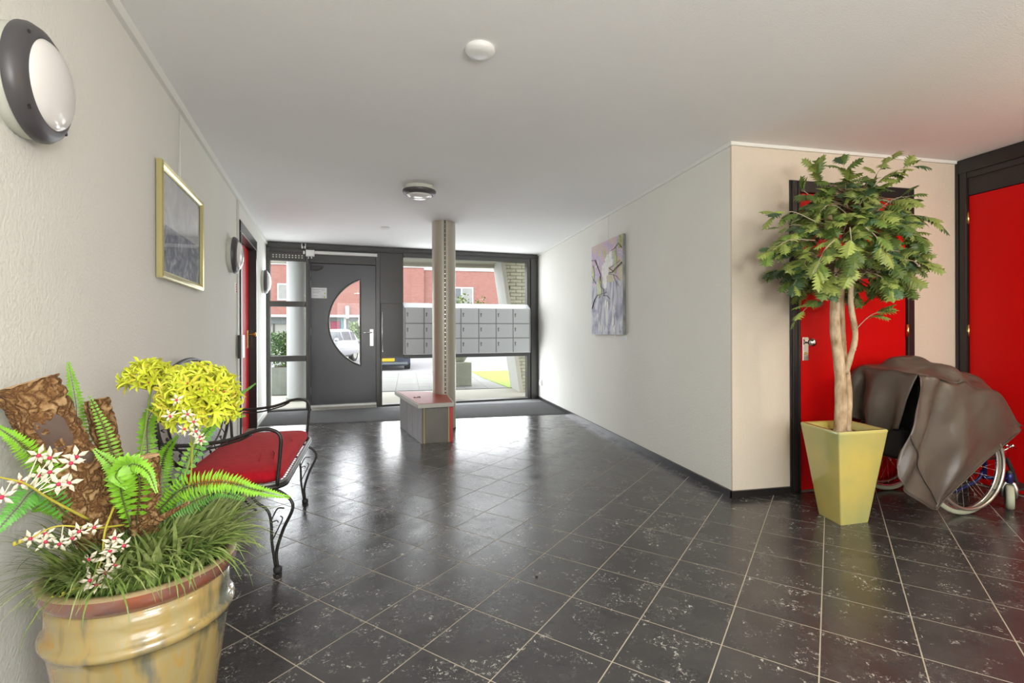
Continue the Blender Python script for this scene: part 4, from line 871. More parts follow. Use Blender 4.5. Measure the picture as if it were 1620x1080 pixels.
# legs
def leg(sa, d, fwd):
    t_ = MB(); k = .045 * fwd; a = .49 * sa
    o1 = bez([SP(a, d + .05 * fwd, .405), SP(a, d - .02 * fwd, .375), SP(a + .01 * sa, d - k * 1.55, .31), SP(a, d - .025 * fwd, .20), SP(a, d + .004, .10), SP(a, d, .02)], 24)
    t_.tube(o1, .0075, 8)
    o2 = bez([SP(a, d + .13 * fwd, .405), SP(a, d + .09 * fwd, .34), SP(a, d + .045 * fwd, .30), SP(a, d + .028 * fwd, .24), SP(a, d + .024 * fwd, .14), SP(a, d + .008, .02)], 24)
    t_.tube(o2, .0068, 8)
    o = t_.build('leg', M['iron'], st, smooth=True)
    v = MB(); v.tube(bez([SP(a, d + .024 * fwd, .15), SP(a, d - .0 * fwd, .20), SP(a, d - .022 * fwd, .25), SP(a, d - .012 * fwd, .265)], 10), .0032, 6)
    v.tube(bez([SP(a, d + .026 * fwd, .25), SP(a, d + .0 * fwd, .30), SP(a, d - .03 * fwd, .30)], 10), .0035, 6); v.tube(bez([SP(a, d + .03 * fwd, .235), SP(a, d + .005, .245), SP(a, d - .004, .235)], 6), .003, 6)
    v.each('leg_vine', M['iron'], o, smooth=True)
    MB().lathe([(.017, 0), (.020, .006), (.019, .022), (.012, .028)], SP(a, d, 0), (0, 0, 1), 14).build('foot_cap', M['rubber'], o, smooth=True)
for sa in (-1, 1): leg(sa, 0, 1); leg(sa, .40, -1)
b = MB()
for sa in (-1, 1):
    b.tube(bez([SP(sa * .49, .09, .30), SP(sa * .44, .16, .35), SP(sa * .30, .22, .395), SP(sa * .2, .25, .412)], 10), .005, 6)
b.tube([SP(-.49, .20, .41), SP(.49, .20, .41)], .006, 6); b.each('brace', M['iron'], st, smooth=True)
# arms
for sa in (-1, 1):
    b = MB(); a = .53 * sa; P = bez([SP(a, .50, .645), SP(a, .36, .632), SP(a, .20, .645), SP(a, .08, .683), SP(a, .02, .683), SP(a, -.02, .65), SP(a, -.018, .56), SP(a, -.005, .42)], 40); b.tube(P, .0085, 8)
    o = b.build('armrest', M['iron'], st, smooth=True)
    b = MB(); b.tube(bez([SP(a, .46, .62), SP(a, .30, .610), SP(a, .16, .64), SP(a, .10, .668)], 14), .005, 6)
    for k in range(6): c = SP(a, .40 - k * .05, .628 + .003 * k); b.ball(c, .014, 8, (.3, 1, .5))
    b.each('arm_vine', M['iron'], o, smooth=True)
# back: reclined oval, lattice, leaf ring
RC = .16
def BK(a, h): return SP(a, .43 + h * RC, .42 + h)
def oval(A, B, hc, n=64): return [BK(A * math.cos(2 * PI * k / n), hc + B * math.sin(2 * PI * k / n)) for k in range(n)]
HCn = .285
MB().loop(oval(.535, .285, HCn), .0105, 8).build('back_frame', M['iron'], st, smooth=True)
MB().loop(oval(.42, .195, HCn - .02), .006, 6).build('inner_ring', M['iron'], st, smooth=True)
b = MB(); A, Bq, hc = .415, .19, HCn - .02
def chord(mb, x0, h0, dx, dh):   # line through (x0,h0) dir (dx,dh) clipped by the inner oval
    a = (dx / A) ** 2 + (dh / Bq) ** 2; b_ = 2 * (x0 * dx / A ** 2 + (h0 - hc) * dh / Bq ** 2); c = (x0 / A) ** 2 + ((h0 - hc) / Bq) ** 2 - 1; D = b_ * b_ - 4 * a * c
    if D <= 0: return
    t1_, t2_ = (-b_ - math.sqrt(D)) / (2 * a), (-b_ + math.sqrt(D)) / (2 * a); mb.tube([BK(x0 + dx * t1_, h0 + dh * t1_), BK(x0 + dx * t2_, h0 + dh * t2_)], .0016, 4, cap=False)
k = -.62
while k < .62: chord(b, k, hc, 1, .75); chord(b, k, hc, 1, -.75); k += .0185
lat = b.build('back_mesh', mat('pale_mesh_wire', (.33, .33, .34), .4, .7), st); lat['kind'] = 'stuff'
b = MB(); random.seed(9)
def leafball(mb, a, h, s): c = BK(a, h); mb.ball(c, s, 8, (.5, .8, .8))
for k in range(26):
    an = 2 * PI * k / 26; a, h = .478 * math.cos(an), HCn - .01 + .24 * math.sin(an)
    if k % 2 == 0:
        b.tube(bez([BK(a * .89, HCn - .02 + (h - HCn + .02) * .82), BK(a + .012, h), BK(a * 1.10, HCn + (h - HCn) * 1.15)], 6), .0035, 5)
        leafball(b, a + .012, h + .012, .012); leafball(b, a - .010, h - .012, .013); leafball(b, a + .016, h - .02, .009)
    else: b.tube(bez([BK(a * .88, HCn - .02 + (h - HCn + .02) * .82), BK(a - .015, h + .005), BK(a * 1.02, HCn + (h - HCn) * 1.10), BK(a + .01, h - .01)], 8), .003, 5)
b.each('vine_ring', M['iron'], st, smooth=True)
b = MB()
for sa in (-1, 1): b.tube(bez([BK(sa * .53, .23), BK(sa * .535, .14), BK(sa * .50, .05), SP(sa * .46, .42, .415)], 10), .009, 8)
b.tube([BK(-.30, .04), SP(-.30, .44, .415)], .006); b.tube([BK(.30, .04), SP(.30, .44, .415)], .006)
b.tube(bez([BK(.47, .12), BK(.50, .16), BK(.49, .20), BK(.465, .18), BK(.475, .15)], 10), .003, 5); b.tube(bez([BK(-.47, .12), BK(-.50, .16), BK(-.49, .20), BK(-.465, .18), BK(-.475, .15)], 10), .003, 5)
b.each('back_post', M['iron'], st, smooth=True)

# ------------------------------------------------------------------ TALL SQUARE PLANTER + TREE
tp = thing('square_planter', (2.59, 2.51, 0), 'tall tapered yellow-green glazed planter before the red door', 'planter')
topc = [(2.386, 2.334), (2.749, 2.349), (2.790, 2.672), (2.435, 2.672)]; cxp, cyp = 2.59, 2.507
def tcorn(k, inset=0): return [(cxp + (x - cxp) * k - (1 if x > cxp else -1) * inset, cyp + (y - cyp) * k - (1 if y > cyp else -1) * inset) for x, y in topc]
def rc(pts, r=.012, n=4):
    out = []; m = len(pts)
    for i in range(m):
        p, a, c = Vector(pts[i]), Vector(pts[i - 1]), Vector(pts[(i + 1) % m]); d1_ = (a - p).normalized() * r; d2_ = (c - p).normalized() * r
        for k in range(n + 1):
            t_ = k / n; out.append(tuple((p + d1_) * (1 - t_) ** 2 + p * 2 * t_ * (1 - t_) + (p + d2_) * t_ ** 2))
    return out
lv = [(.565, 0, .0), (.58, 0, .012), (.80, 0, .30), (.985, 0, .54), (1.0, 0, .552), (.995, .004, .56), (.995, .022, .56), (.985, .030, .55), (.94, .030, .49), (.01, 0, .50)]
b = MB(); rg = [[(x, y, z) for x, y in rc(tcorn(k, i))] for k, i, z in lv]; n = len(rg[0])
b.add([p for r_ in rg[:9] for p in r_], [(i * n + k, i * n + (k + 1) % n, (i + 1) * n + (k + 1) % n, (i + 1) * n + k) for i in range(8) for k in range(n)] + [tuple(range(n))]); b.build('body', M['glaze'], tp, angle=50)
b = MB(); b.add([(x, y, .515) for x, y in tcorn(.95, .030)], [(0, 1, 2, 3)]); b.build('soil', M['soil'], tp)
b = MB(); random.seed(2)
for _ in range(150): b.ball((cxp + random.uniform(-.13, .13), cyp + random.uniform(-.11, .11), .516), random.uniform(.005, .012), 6, (1, 1.2, .7))
tag(b.build('clay_pellets', M['twig'], tp), kind='stuff')
tr = thing('artificial_tree', (2.56, 2.50, .515), 'artificial oak tree with pale stems in the yellow planter', 'tree')
TZ = lambda u, v, Z=3.02: at(u, v, Z)
def wob(pts, n, r0, r1, seed, nm='trunk'):
    random.seed(seed); P = bez(pts, n); b = MB(); nk = 14
    rs = [r0 + (r1 - r0) * i / n + random.uniform(-.0012, .0012) for i in range(n + 1)]; b.tube(P, rs, nk)
    for _ in range(14): 
        i = random.randrange(2, n - 2); q = P[i] + Vector((random.uniform(-1, 1), random.uniform(-1, 0), 0)).normalized() * rs[i] * .8; b.ball(q, .007, 6)
    return b.build(nm, M['trunk'], tr, smooth=True)
wob([TZ(1327, 700), TZ(1330, 640), TZ(1328, 580), TZ(1321, 520), TZ(1322, 455), TZ(1318, 400), TZ(1310, 340)], 30, .036, .022, 1)
wob([TZ(1338, 700, 3.05), TZ(1341, 620, 3.05), TZ(1334, 560, 3.06), TZ(1331, 500, 3.06), TZ(1334, 440, 3.06), TZ(1345, 380, 3.06)], 28, .026, .014, 2)
wob([TZ(1337, 590, 3.03), TZ(1345, 565, 3.0), TZ(1353, 530, 2.98), TZ(1346, 480, 2.98), TZ(1348, 440, 2.98), TZ(1356, 380, 3.0), TZ(1366, 330, 3.0)], 26, .018, .012, 3)
# oak leaves: four shared meshes
def leafmesh(seed, L_=.085):
    random.seed(seed); b = MB(); lob = 5; left = []; n = 2 * lob + 1
    for i in range(n):
        s = .10 + .88 * i / n; wd = L_ * (.10 + .27 * math.sin(PI * min(1, s * .93) ** 1.2)) * (1.15 if i % 2 else .50) * random.uniform(.92, 1.08); left.append((wd, s * L_))
    spine = [Vector((0, 0, 0))] + [Vector((0, y, .10 * L_ * math.sin(PI * y / L_))) for _, y in left] + [Vector((0, L_ * 1.03, -.02 * L_))]
    vs = spine[:]; m = len(spine)
    for sg in (-1, 1):
        for i, (wd, y) in enumerate(left): vs.append(Vector((sg * wd, y + (.004 if i % 2 else -.003), spine[i + 1].z - wd * .35 + random.uniform(-.002, .002))))
    fs = []
    for q, sg in enumerate((-1, 1)):
        o_ = m + q * len(left)
        fs.append((0, 1, o_) if sg < 0 else (0, o_, 1))
        for i in range(len(left) - 1): fs.append((i + 1, i + 2, o_ + i + 1, o_ + i) if sg < 0 else (i + 1, o_ + i, o_ + i + 1, i + 2))
        fs.append((len(left), m - 1, o_ + len(left) - 1) if sg < 0 else (len(left), o_ + len(left) - 1, m - 1))
    return vs, fs
LM = []
for i, mm in enumerate(('leaf_a', 'leaf_b', 'leaf_c', 'leaf_a')):
    vs, fs = leafmesh(40 + i); me = bpy.data.meshes.new('oak_leaf'); me.from_pydata(vs, [], fs); me.materials.append(M[mm]); LM.append((me, vs, fs))
random.seed(77)
CC = at(1338, 372, 3.02); tips = []; br = MB(); tw = MB(); leaves = []
def spray(p0, p1, nl, sz=1., rspread=1.):
    """a thin twig from p0 to p1 carrying nl leaves that hang outward"""
    p0, p1 = Vector(p0), Vector(p1); mid = vmul(p0, p1, .55) + Vector((0, 0, .03 * (p1 - p0).length / .2)); P = bez([p0, mid, p1], 8); tw.tube(P, [.0032 * (1 - .7 * i / 8) for i in range(9)], 5)
    out = (p1 - p0).normalized()
    for k in range(nl):
        s = .30 + .70 * (k + .5) / nl; i = min(7, int(s * 8)); p = vmul(P[i], P[i + 1], s * 8 - i)
        d = (out * random.uniform(.5, 1.1) + Vector((random.uniform(-.8, .8), random.uniform(-.8, .8), random.uniform(-1.15, .05))) * rspread).normalized()
        nrm = (Vector((random.uniform(-.6, .6), random.uniform(-.6, .6), 1)) + Vector((-CC.x, -CC.y, 0)).normalized() * .5); x = d.cross(nrm).normalized(); z = x.cross(d)
        sc = sz * random.uniform(.75, 1.25); p2 = p + d * .012
        tw.tube([p, p2], .0012, 4)
        R_m = Matrix((x, d, z)).transposed().to_4x4(); leaves.append((Matrix.Translation(p2) @ R_m @ Matrix.Scale(sc, 4), random.choice([0, 0, 1, 1, 2, 3])))
# tiers of branches
hub1, hub2, hub3 = TZ(1318, 430), TZ(1335, 370), TZ(1355, 330)
for i in range(96):
    a = i * 2.39996; zt_ = random.uniform(-1.05, .95); hub = (hub1, hub2, hub3)[0 if zt_ < -.3 else (1 if zt_ < .35 else 2)]
    rr = .45 * math.sqrt(max(.16, 1 - abs(zt_ + .30) ** 2.2)) * random.uniform(.72, 1.04)
    tip = CC + Vector((rr * math.cos(a), rr * math.sin(a) * .80, .34 * zt_ - .01)); tip.z -= .07 * rr
    if tip.y > 2.90: tip.y = 2.90
    st_ = hub + Vector((random.uniform(-.02, .02), random.uniform(-.02, .02), random.uniform(-.06, .06))); k1 = vmul(st_, tip, .5) + Vector((0, 0, .05))
    br.tube(bez([st_, k1, vmul(k1, tip, .6) + Vector((0, 0, .02))], 8), [.007 * (1 - .6 * q / 8) for q in range(9)], 6)
    spray(vmul(k1, tip, .2), tip, 8); spray(vmul(st_, tip, .35), vmul(st_, tip, .75) + Vector((random.uniform(-.08, .08), random.uniform(-.08, .08), random.uniform(-.02, .10))), 4)
# distinct sprays seen in the photograph
for (a, c, n_) in (((1350, 330, 2.95), (1445, 262, 2.85), 10), ((1360, 330, 3.0), (1415, 250, 3.0), 7), ((1340, 320, 3.0), (1335, 258, 3.0), 6), ((1310, 330, 3.0), (1285, 262, 3.0), 5), ((1300, 340, 3.0), (1268, 300, 3.0), 5),
                   ((1380, 350, 2.9), (1478, 352, 2.85), 9), ((1380, 340, 2.95), (1440, 310, 2.85), 8), ((1290, 380, 2.9), (1212, 405, 2.85), 8), ((1300, 400, 2.95), (1255, 452, 2.9), 8), ((1290, 350, 2.9), (1225, 340, 2.9), 7),
                   ((1330, 470, 2.98), (1262, 500, 2.95), 6), ((1350, 440, 2.95), (1415, 452, 2.9), 7), ((1350, 545 - 20, 2.97), (1398, 492, 2.9), 5), ((1400, 400, 2.95), (1448, 425, 2.9), 8), ((1345, 360, 2.7), (1350, 430, 2.62), 9), ((1320, 380, 2.7), (1290, 430, 2.65), 8), ((1370, 360, 2.7), (1400, 400, 2.62), 8)):
    spray(at(*a), at(*c), n_, 1.08, .8)
br.each('branch', M['twig'], tr, smooth=True); tag(tw.build('twigs', M['twig_pale'], tr), kind='stuff')
cp = Vector((0, 0, H)); leaves.sort(key=lambda q: (q[0].translation - cp).length)
OFF = Vector((2.56, 2.50, .515)); first = [None] * 4; restl = {0: MB(), 1: MB(), 2: MB()}
for i, (mx_, k) in enumerate(leaves):
    m2 = Matrix.Translation(-OFF) @ mx_
    if i < 300:
        o = bpy.data.objects.new('leaf', LM[k][0]); COL.objects.link(o); o.parent = tr; o.matrix_parent_inverse = Matrix.Identity(4); o.matrix_basis = m2
    else:
        kk = k % 3; restl[kk].add([mx_ @ v for v in LM[k][1]], LM[k][2])
vs_, fs_, mi_ = MB(), [], []
allb = MB()
for kk in range(3):
    allb.add(restl[kk].v, restl[kk].f, kk)
tag(allb.build('foliage', [M['leaf_a'], M['leaf_b'], M['leaf_c']], tr), kind='stuff')

# ------------------------------------------------------------------ WHEELCHAIR
wc = thing('wheelchair', (3.3, 2.64, 0), 'blue-framed wheelchair with spoked wheels under a grey cover', 'wheelchair')
def wheel(y, outer):
    c = Vector((3.36, y, .302)); o = MB(); o.lathe([], c) if 0 else None
    ring = lambda R, yy, n=56: [c + Vector((R * math.cos(2 * PI * k / n), yy, R * math.sin(2 * PI * k / n))) for k in range(n)]
    whl = MB().loop(ring(.286, 0), .0155, 10).build('wheel', M['tyre_pale'], wc, smooth=True)
    b = MB(); b.loop(ring(.268, 0), .009, 8); b.build('rim', M['chrome'], whl, smooth=True)
    b = MB(); b.loop(ring(.255, outer * .042), .010, 8); b.build('hand_rim', mat('satin_hand_rim', (.62, .58, .52), .3, .9), whl, smooth=True)
    b = MB()
    for k in range(36):
        a = 2 * PI * k / 36; a2 = a + (.9 if k % 2 else -.9); sy_ = (.035 if (k // 2) % 2 else -.025)
        b.tube([c + Vector((.262 * math.cos(a), 0, .262 * math.sin(a))), c + Vector((.028 * math.cos(a2), sy_, .028 * math.sin(a2)))], .0014, 4)
    b.each('spoke', M['chrome'], whl)
    b = MB(); b.lathe([(.022, -.04), (.030, -.036), (.016, -.02), (.016, .02), (.030, .036), (.022, .045)], c, (0, 1, 0), 16); b.build('hub', M['alu'], whl, smooth=True)
    b = MB()
    for k in range(6):
        a = 2 * PI * k / 6 + .4; b.tube([c + Vector((.255 * math.cos(a), outer * .042, .255 * math.sin(a))), c + Vector((.268 * math.cos(a), 0, .268 * math.sin(a)))], .004, 6)
    b.each('rim_tab', M['alu'], whl)
wheel(2.39, -1); wheel(2.875, 1)
b = MB()
for y in (2.44, 2.83):
    b.tube(bez([(3.12, y, .84), (3.12, y, .60), (3.13, y, .45), (3.16, y, .33)], 12), .012, 8); b.tube([(3.13, y, .47), (3.60, y, .47)], .012, 8); b.tube([(3.16, y, .30), (3.60, y, .29)], .011, 8)
    b.tube(bez([(3.12, y, .72), (3.2, y, .745), (3.52, y, .74), (3.56, y, .70), (3.56, y, .47)], 14), .011, 8); b.tube([(3.60, y, .52), (3.60, y, .19)], .012, 8)
b.tube([(3.20, 2.44, .30), (3.58, 2.83, .30)], .010, 8); b.tube([(3.20, 2.83, .30), (3.58, 2.44, .30)], .010, 8); b.tube([(3.36, 2.38, .302), (3.36, 2.88, .302)], .012, 8)
b.build('frame', M['blue_metal'], wc, smooth=True)
MB().box((3.12, 2.45, .455), (3.58, 2.82, .50)).build('seat', M['rubber'], wc, bevel=.012)
MB().box((3.095, 2.45, .47), (3.12, 2.82, .80)).build('backrest', M['rubber'], wc, bevel=.008)
b = MB()
for y in (2.44, 2.83): b.tube(bez([(3.12, y, .82), (3.10, y, .845), (3.05, y, .845)], 8), .013, 8)
b.each('push_handle', M['rubber'], wc, smooth=True)
b = MB(); 
for y in (2.43, 2.84): b.box((3.22, y - .02, .735), (3.52, y + .02, .762))
b.each('arm_pad', M['rubber'], wc, bevel=.008)
for y in (2.395, 2.87):
    c = Vector((3.735, y, .078)); yaw = Matrix.Rotation(math.radians(37), 3, 'Z'); axd = yaw @ Vector((0, 1, 0)); b = MB()
    b.lathe([(.050, -.020), (.070, -.019), (.078, -.010), (.078, .010), (.070, .019), (.050, .020)], c, axd, 28); cs = b.build('caster', M['tyre_pale'], wc, angle=50)
    b = MB(); b.lathe([(.020, -.024), (.048, -.021), (.048, .021), (.020, .024)], c, axd, 20); b.build('caster_hub', M['bench_front'], cs, smooth=True)
    b = MB(); top_ = c + Vector((0, 0, .095))
    for s_ in (-1, 1): b.tube([c + axd * .030 * s_, c + axd * .031 * s_ + Vector((0, 0, .055)), c + axd * .020 * s_ + Vector((0, 0, .088)), top_ - Vector((0, 0, .002))], [.010, .012, .012, .012], 8)
    b.build('fork', M['alu'], cs, smooth=True)
    MB().lathe([(.019, .09), (.019, .15), (.016, .152)], c, (0, 0, 1), 16).build('stem_housing', M['blue_metal'], cs, smooth=True)
    MB().ball(c + Vector((0, 0, .155)), .016, 12).build('stem_cap', M['rubber'], cs, smooth=True)
    MB().tube([c + Vector((-.02, 0, .12)), (3.60, y + (.04 if y < 2.6 else -.04), .20)], .011, 8).build('caster_arm', M['blue_metal'], cs, smooth=True)
b = MB()
for y in (2.46, 2.81):
    b.tube([(3.60, y, .48), (3.72, y, .46), (3.86, y, .22), (3.90, y, .13)], .012, 8); b.tube([(3.66, y - .02, .47), (3.70, y - .02, .56), (3.73, y, .50)], .010, 8); b.box((3.86, y - .04, .10), (4.02, y + .10 if y < 2.6 else y + .04, .115))
b.each('footrest', M['rubber'], wc, smooth=False)
b = MB(); b.tube([(3.60, 2.41, .36), (3.68, 2.38, .385), (3.72, 2.37, .41)], .006, 8); b.tube([(3.70, 2.39, .41), (3.80, 2.40, .38)], .006, 8); b.ball((3.72, 2.37, .41), .012, 8); b.box((3.66, 2.39, .33), (3.72, 2.42, .39)); b.each('brake_lever', M['chrome'], wc, smooth=True)
b = MB(); b.tube(bez([(3.20, 2.44, .14), (3.35, 2.45, .12), (3.55, 2.45, .18), (3.60, 2.45, .24)], 10), .010, 8); b.tube([(3.2, 2.83, .14), (3.05, 2.83, .07)], .010, 8); b.each('tipping_bar', M['blue_metal'], wc, smooth=True)
b = MB(); b.box((3.62, 2.50, .28), (3.80, 2.78, .40)); b.box((3.02, 2.50, .32), (3.10, 2.80, .52)); b.each('calf_pad', M['rubber'], wc, bevel=.02)

# cover: heightfield top with skirts
cv = thing('wheelchair_cover', (3.3, 2.6, .5), 'grey-brown leatherette cover draped over the wheelchair', 'cover')
cps = [(2.99, 2.38, .872), (2.99, 2.60, .885), (2.99, 2.86, .80), (3.06, 2.76, .90), (3.16, 2.62, .975), (3.27, 2.60, .985), (3.29, 2.45, .965), (3.33, 2.44, .955), (3.10, 2.37, .865), (3.17, 2.355, .82), (3.25, 2.352, .772), (3.40, 2.352, .765), (3.57, 2.352, .762), (3.66, 2.352, .70), (3.73, 2.352, .50),
       (3.37, 2.47, .80), (3.48, 2.60, .855), (3.68, 2.57, .868), (3.76, 2.55, .80), (3.80, 2.50, .62), (3.40, 2.86, .86), (3.68, 2.86, .82), (3.18, 2.86, .90), (3.80, 2.86, .66), (3.50, 2.42, .785), (3.38, 2.60, .87), (3.30, 2.75, .95), (3.12, 2.50, .90), (3.20, 2.42, .885), (3.60, 2.45, .80), (3.10, 2.86, .86)]
def hz(x, y):
    sw = s_ = 0
    for a, c, z in cps:
        d = (x - a) ** 2 + (y - c) ** 2 * 1.2; q = math.exp(-d / (2 * .05 ** 2)) + .02 * math.exp(-d / (2 * .16 ** 2)) + 1e-9; sw += q; s_ += z * q
    return s_ / sw
def wr(x, y, z, a=.006): return a * (math.sin(x * 31 + y * 17 + 2 * math.sin(z * 19)) + .6 * math.sin(x * 13 - y * 29 + z * 11))
def topf(s, t):
    x = 2.98 + .83 * s; y = 2.352 + .545 * t; x += -.04 * (1 - t) * s * 1.2; z = hz(x, y); z += wr(x, y, 0, .004) * min(1, t * 6)
    return Vector((x, y, z))
NT = 44
b = MB(); b.grid(topf, NT, 34)
# far, front (right-hand) skirts
def farf(s, t): p = topf(s, 1); return Vector((p.x, p.y + .035 * min(1, t * 4) ** .5, p.z - t * (p.z - .50))) + Vector((0, .004 * math.sin(s * 40), 0)) * t
def endf(s, t): p = topf(1, s); return Vector((p.x + .03 * t + .008 * math.sin(s * 22) * t, p.y, p.z - t * (p.z - .50) * (.25 + .75 * s)))
b.grid(farf, NT, 10); b.grid(endf, 20, 10)
# near flap: big corner hanging almost to the floor
hem = bez([(2.80, .30), (2.87, .175), (3.03, .085), (3.25, .215), (3.48, .365), (3.735, .497)], 60)   # (x,z) hem as Vectors
hem = [Vector((p[0], p[1])) for p in bez([(2.805, .305, 0), (2.83, .235, 0), (2.90, .155, 0), (3.035, .082, 0), (3.10, .115, 0), (3.40, .31, 0), (3.735, .50, 0)], 120)]
def nearf(s, t):
    p = topf(s, 0); i = s ** .8 * 120; k = min(119, int(i)); h_ = hem[k] + (hem[k + 1] - hem[k]) * (i - k)
    e = t ** 1.0
    x = p.x + (h_[0] - p.x) * (e if s > .3 else e ** (1.0 + .7 * (1 - s / .3)) * .999 + 0); z = p.z + (h_[1] - p.z) * t
    x -= .075 * math.sin(PI * min(1, t * .75)) * max(0, 1 - s * 3.2) ** 1.0 + .012 * max(0, 1 - s * 4)
    bul = .045 * math.sin(PI * min(1, t * 1.1)) * (.5 + .5 * math.cos(s * 9 + 1.0)) + .05 * t * (1 - s) + .006 * math.sin(t * 14 + s * 20) * (1 - s)
    fold = .016 * math.sin(s * 34 + t * 2.5) * math.exp(-((s - .12) / .16) ** 2) * (1 - t * .5) + .014 * math.sin(s * 15 - t * 4.5) * math.sin(PI * t) + .010 * math.sin(s * 27 + t * 3) * t * (1 - s)
    return Vector((x, p.y - bul + fold - .006 * (t > 0), z))
b.grid(nearf, 60, 34)
def rearf(s, t):   # s 0 near .. 1 far, hangs behind the backrest
    k0 = .02 + .17 * t; y = 2.352 + .545 * (k0 + (1 - k0) * s); p = Vector((2.98, y, hz(2.98, y)))
    if s == 0: pass
    hb = .53 - .06 * math.sin(PI * min(1, s * 1.25)) + .02 * math.sin(s * 9)
    z = p.z + (hb - p.z) * t; dx = .035 * math.sin(s * 15 + 1.2) * t ** .6 + .050 * math.sin(PI * t) * math.exp(-((s - .35) / .28) ** 2) - .07 * math.exp(-((s - .72) / .05) ** 2) * min(1, t * 3)
    return Vector((2.978 - dx, y + .012 * math.sin(t * 7) * math.sin(s * 6), z))
b.grid(rearf, 40, 24)
co = b.build('cloth', M['cover'], cv, smooth=True, thick=.003)
dm = co.modifiers.new('w', 'DISPLACE'); tx = bpy.data.textures.new('wrinkle', 'CLOUDS'); tx.noise_scale = .16; dm.texture = tx; dm.strength = .012; dm.mid_level = .5; dm.texture_coords = 'GLOBAL'
sm = [nearf(s_, .60 + .36 * (s_ / .44) ** .9) + Vector((0, -.007, 0)) for s_ in [.44 * k / 30 for k in range(31)]]
MB().tube(sm, .003, 6).build('seam', M['seam'], cv, smooth=True)
MB().tube([nearf(k / 40, 1) + Vector((0, -.003, 0)) for k in range(41)], .0035, 6).build('hem', M['cover'], cv, smooth=True)

# little litter on the floor
t = tag(MB().ball((.59, 2.218, .006), .007, 8, (1.2, .8, .8)).build('crumb', M['bench_front']), 'small dry crumb lying alone on the dark floor tiles', 'crumb')

# ------------------------------------------------------------------ OUTSIDE
def G(u, v, z=0): return atz(u, v, z)
b = MB(); p = [(-30, 7.4), (30, 7.4 + .117 * 30), (30, 60), (-30, 60)]
b.hexa([(-30, 7.45 - 3, -.4), (-2.3, 7.56, -.4), (2.45, 8.12, -.4), (30, 8.2, -.4), (30, 14.5, -.4), (-30, 14.5, -.4)], [(-30, 7.45 - 3, -.006), (-2.3, 7.56, -.006), (2.45, 8.12, -.006), (30, 8.2, -.006), (30, 14.5, -.006), (-30, 14.5, -.006)])
tag(b.build('ground', M['paving']), kind='structure')
b = MB(); b.box((-40, 14.5, -.5), (40, 27, -.22)); tag(b.build('street', M['road']), 'pale asphalt street in front of the brick houses', kind='structure')
b = MB(); b.box((-40, 14.3, -.3), (40, 14.5, .0)); b.box((-40, 27, -.3), (40, 27.2, .02)); b.box((-40, 27.2, -.3), (40, 40, -.02)); tag(b.build('kerb', M['concrete_pale']), kind='structure')
pv = struct('pavement', (0, 9, 0)); ps = None
for j in range(8):
    for k in range(17):
        x = -2.9 + k * .45; y = 9.7 + j * .6
        if ps is None: ps = MB().box((x, y, -.006), (x + .443, y + .593, .002)).build('paving_slab', M['paving'], pv)
        else: copy_child(ps, pv, (k * .45, j * .6, random.uniform(-.001, .001)))
b = MB(); b.hexa([(-2.3, 7.6, -.006), (2.3, 8.12, -.006), (2.3, 9.6, -.006), (-2.6, 9.4, -.006)], [(-2.3, 7.6, .004), (2.3, 8.12, .004), (2.3, 9.6, .004), (-2.6, 9.4, .004)]); b.build('porch_slab', M['concrete_pale'], pv)
# lawn
b = MB(); q = [G(746, 588), G(830, 586), G(850, 612), G(806, 614), G(765, 598)]
b.hexa([v + Vector((0, 0, -.01)) for v in q], [v + Vector((0, 0, .012)) for v in q]); tag(b.build('lawn', M['lawn']), 'bright green lawn wedge beyond the slanted post', 'lawn', kind='stuff')
# canopy
b = MB(); b.hexa([(-2.6, 7.6, 2.46), (3.0, 8.2, 2.46), (3.0, 9.75, 2.46), (-2.6, 9.75, 2.46)], [(-2.6, 7.6, 2.7), (3.0, 8.2, 2.7), (3.0, 9.75, 2.7), (-2.6, 9.75, 2.7)])
b.box((-2.6, 9.62, 2.40), (3.0, 9.8, 2.72)); tag(b.build('porch_canopy', M['concrete_pale']), 'pale concrete porch canopy above the glazed front', kind='structure')
b = MB(); b.hexa([(x, y, 2.425) for x, y in ((-2.3, 7.58), (2.45, 8.1), (2.45, 8.2), (-2.3, 7.7))], [(x, y, 2.62) for x, y in ((-2.3, 7.58), (2.45, 8.1), (2.45, 8.2), (-2.3, 7.7))]); tag(b.build('facade_lintel', M['concrete_pale']), kind='structure')
pc = struct('porch_column', (-1.77, 8.74, 0), 'white round porch column outside beside the front door')
MB().lathe([(.158, .05), (.158, 2.46)], (-1.77, 8.74, 0), (0, 0, 1), 40).build('shaft', M['porch_col'], pc, angle=40)
MB().lathe([(.175, 0), (.175, .05)], (-1.77, 8.74, 0), (0, 0, 1), 40).build('base', M['concrete'], pc, angle=40)
# wing wall with pale bricks and slanted edge
wg = struct('wing_wall', (1.9, 9, 0), 'pale brick wing wall with slanted white edge outside the window')
def ex(z): return 2.06 - .355 * z / 2.46       # slanted edge x at height z
YB = 8.90
b = MB(); b.hexa([(ex(0) + .06, YB + .012, 0), (2.95, YB + .012, 0), (2.95, 9.6, 0), (ex(0) + .06, 9.6, 0)], [(ex(2.46) + .06, YB + .012, 2.46), (2.95, YB + .012, 2.46), (2.95, 9.6, 2.46), (ex(2.46) + .06, 9.6, 2.46)]); b.build('mortar_core', M['mortar'], wg)
b = MB(); b.hexa([(ex(0), YB - .015, 0), (ex(0) + .065, YB - .015, 0), (ex(0) + .065, YB + .05, 0), (ex(0), YB + .05, 0)], [(ex(2.46), YB - .015, 2.46), (ex(2.46) + .065, YB - .015, 2.46), (ex(2.46) + .065, YB + .05, 2.46), (ex(2.46), YB + .05, 2.46)]); b.each('edge_strip', M['concrete_pale'], wg)
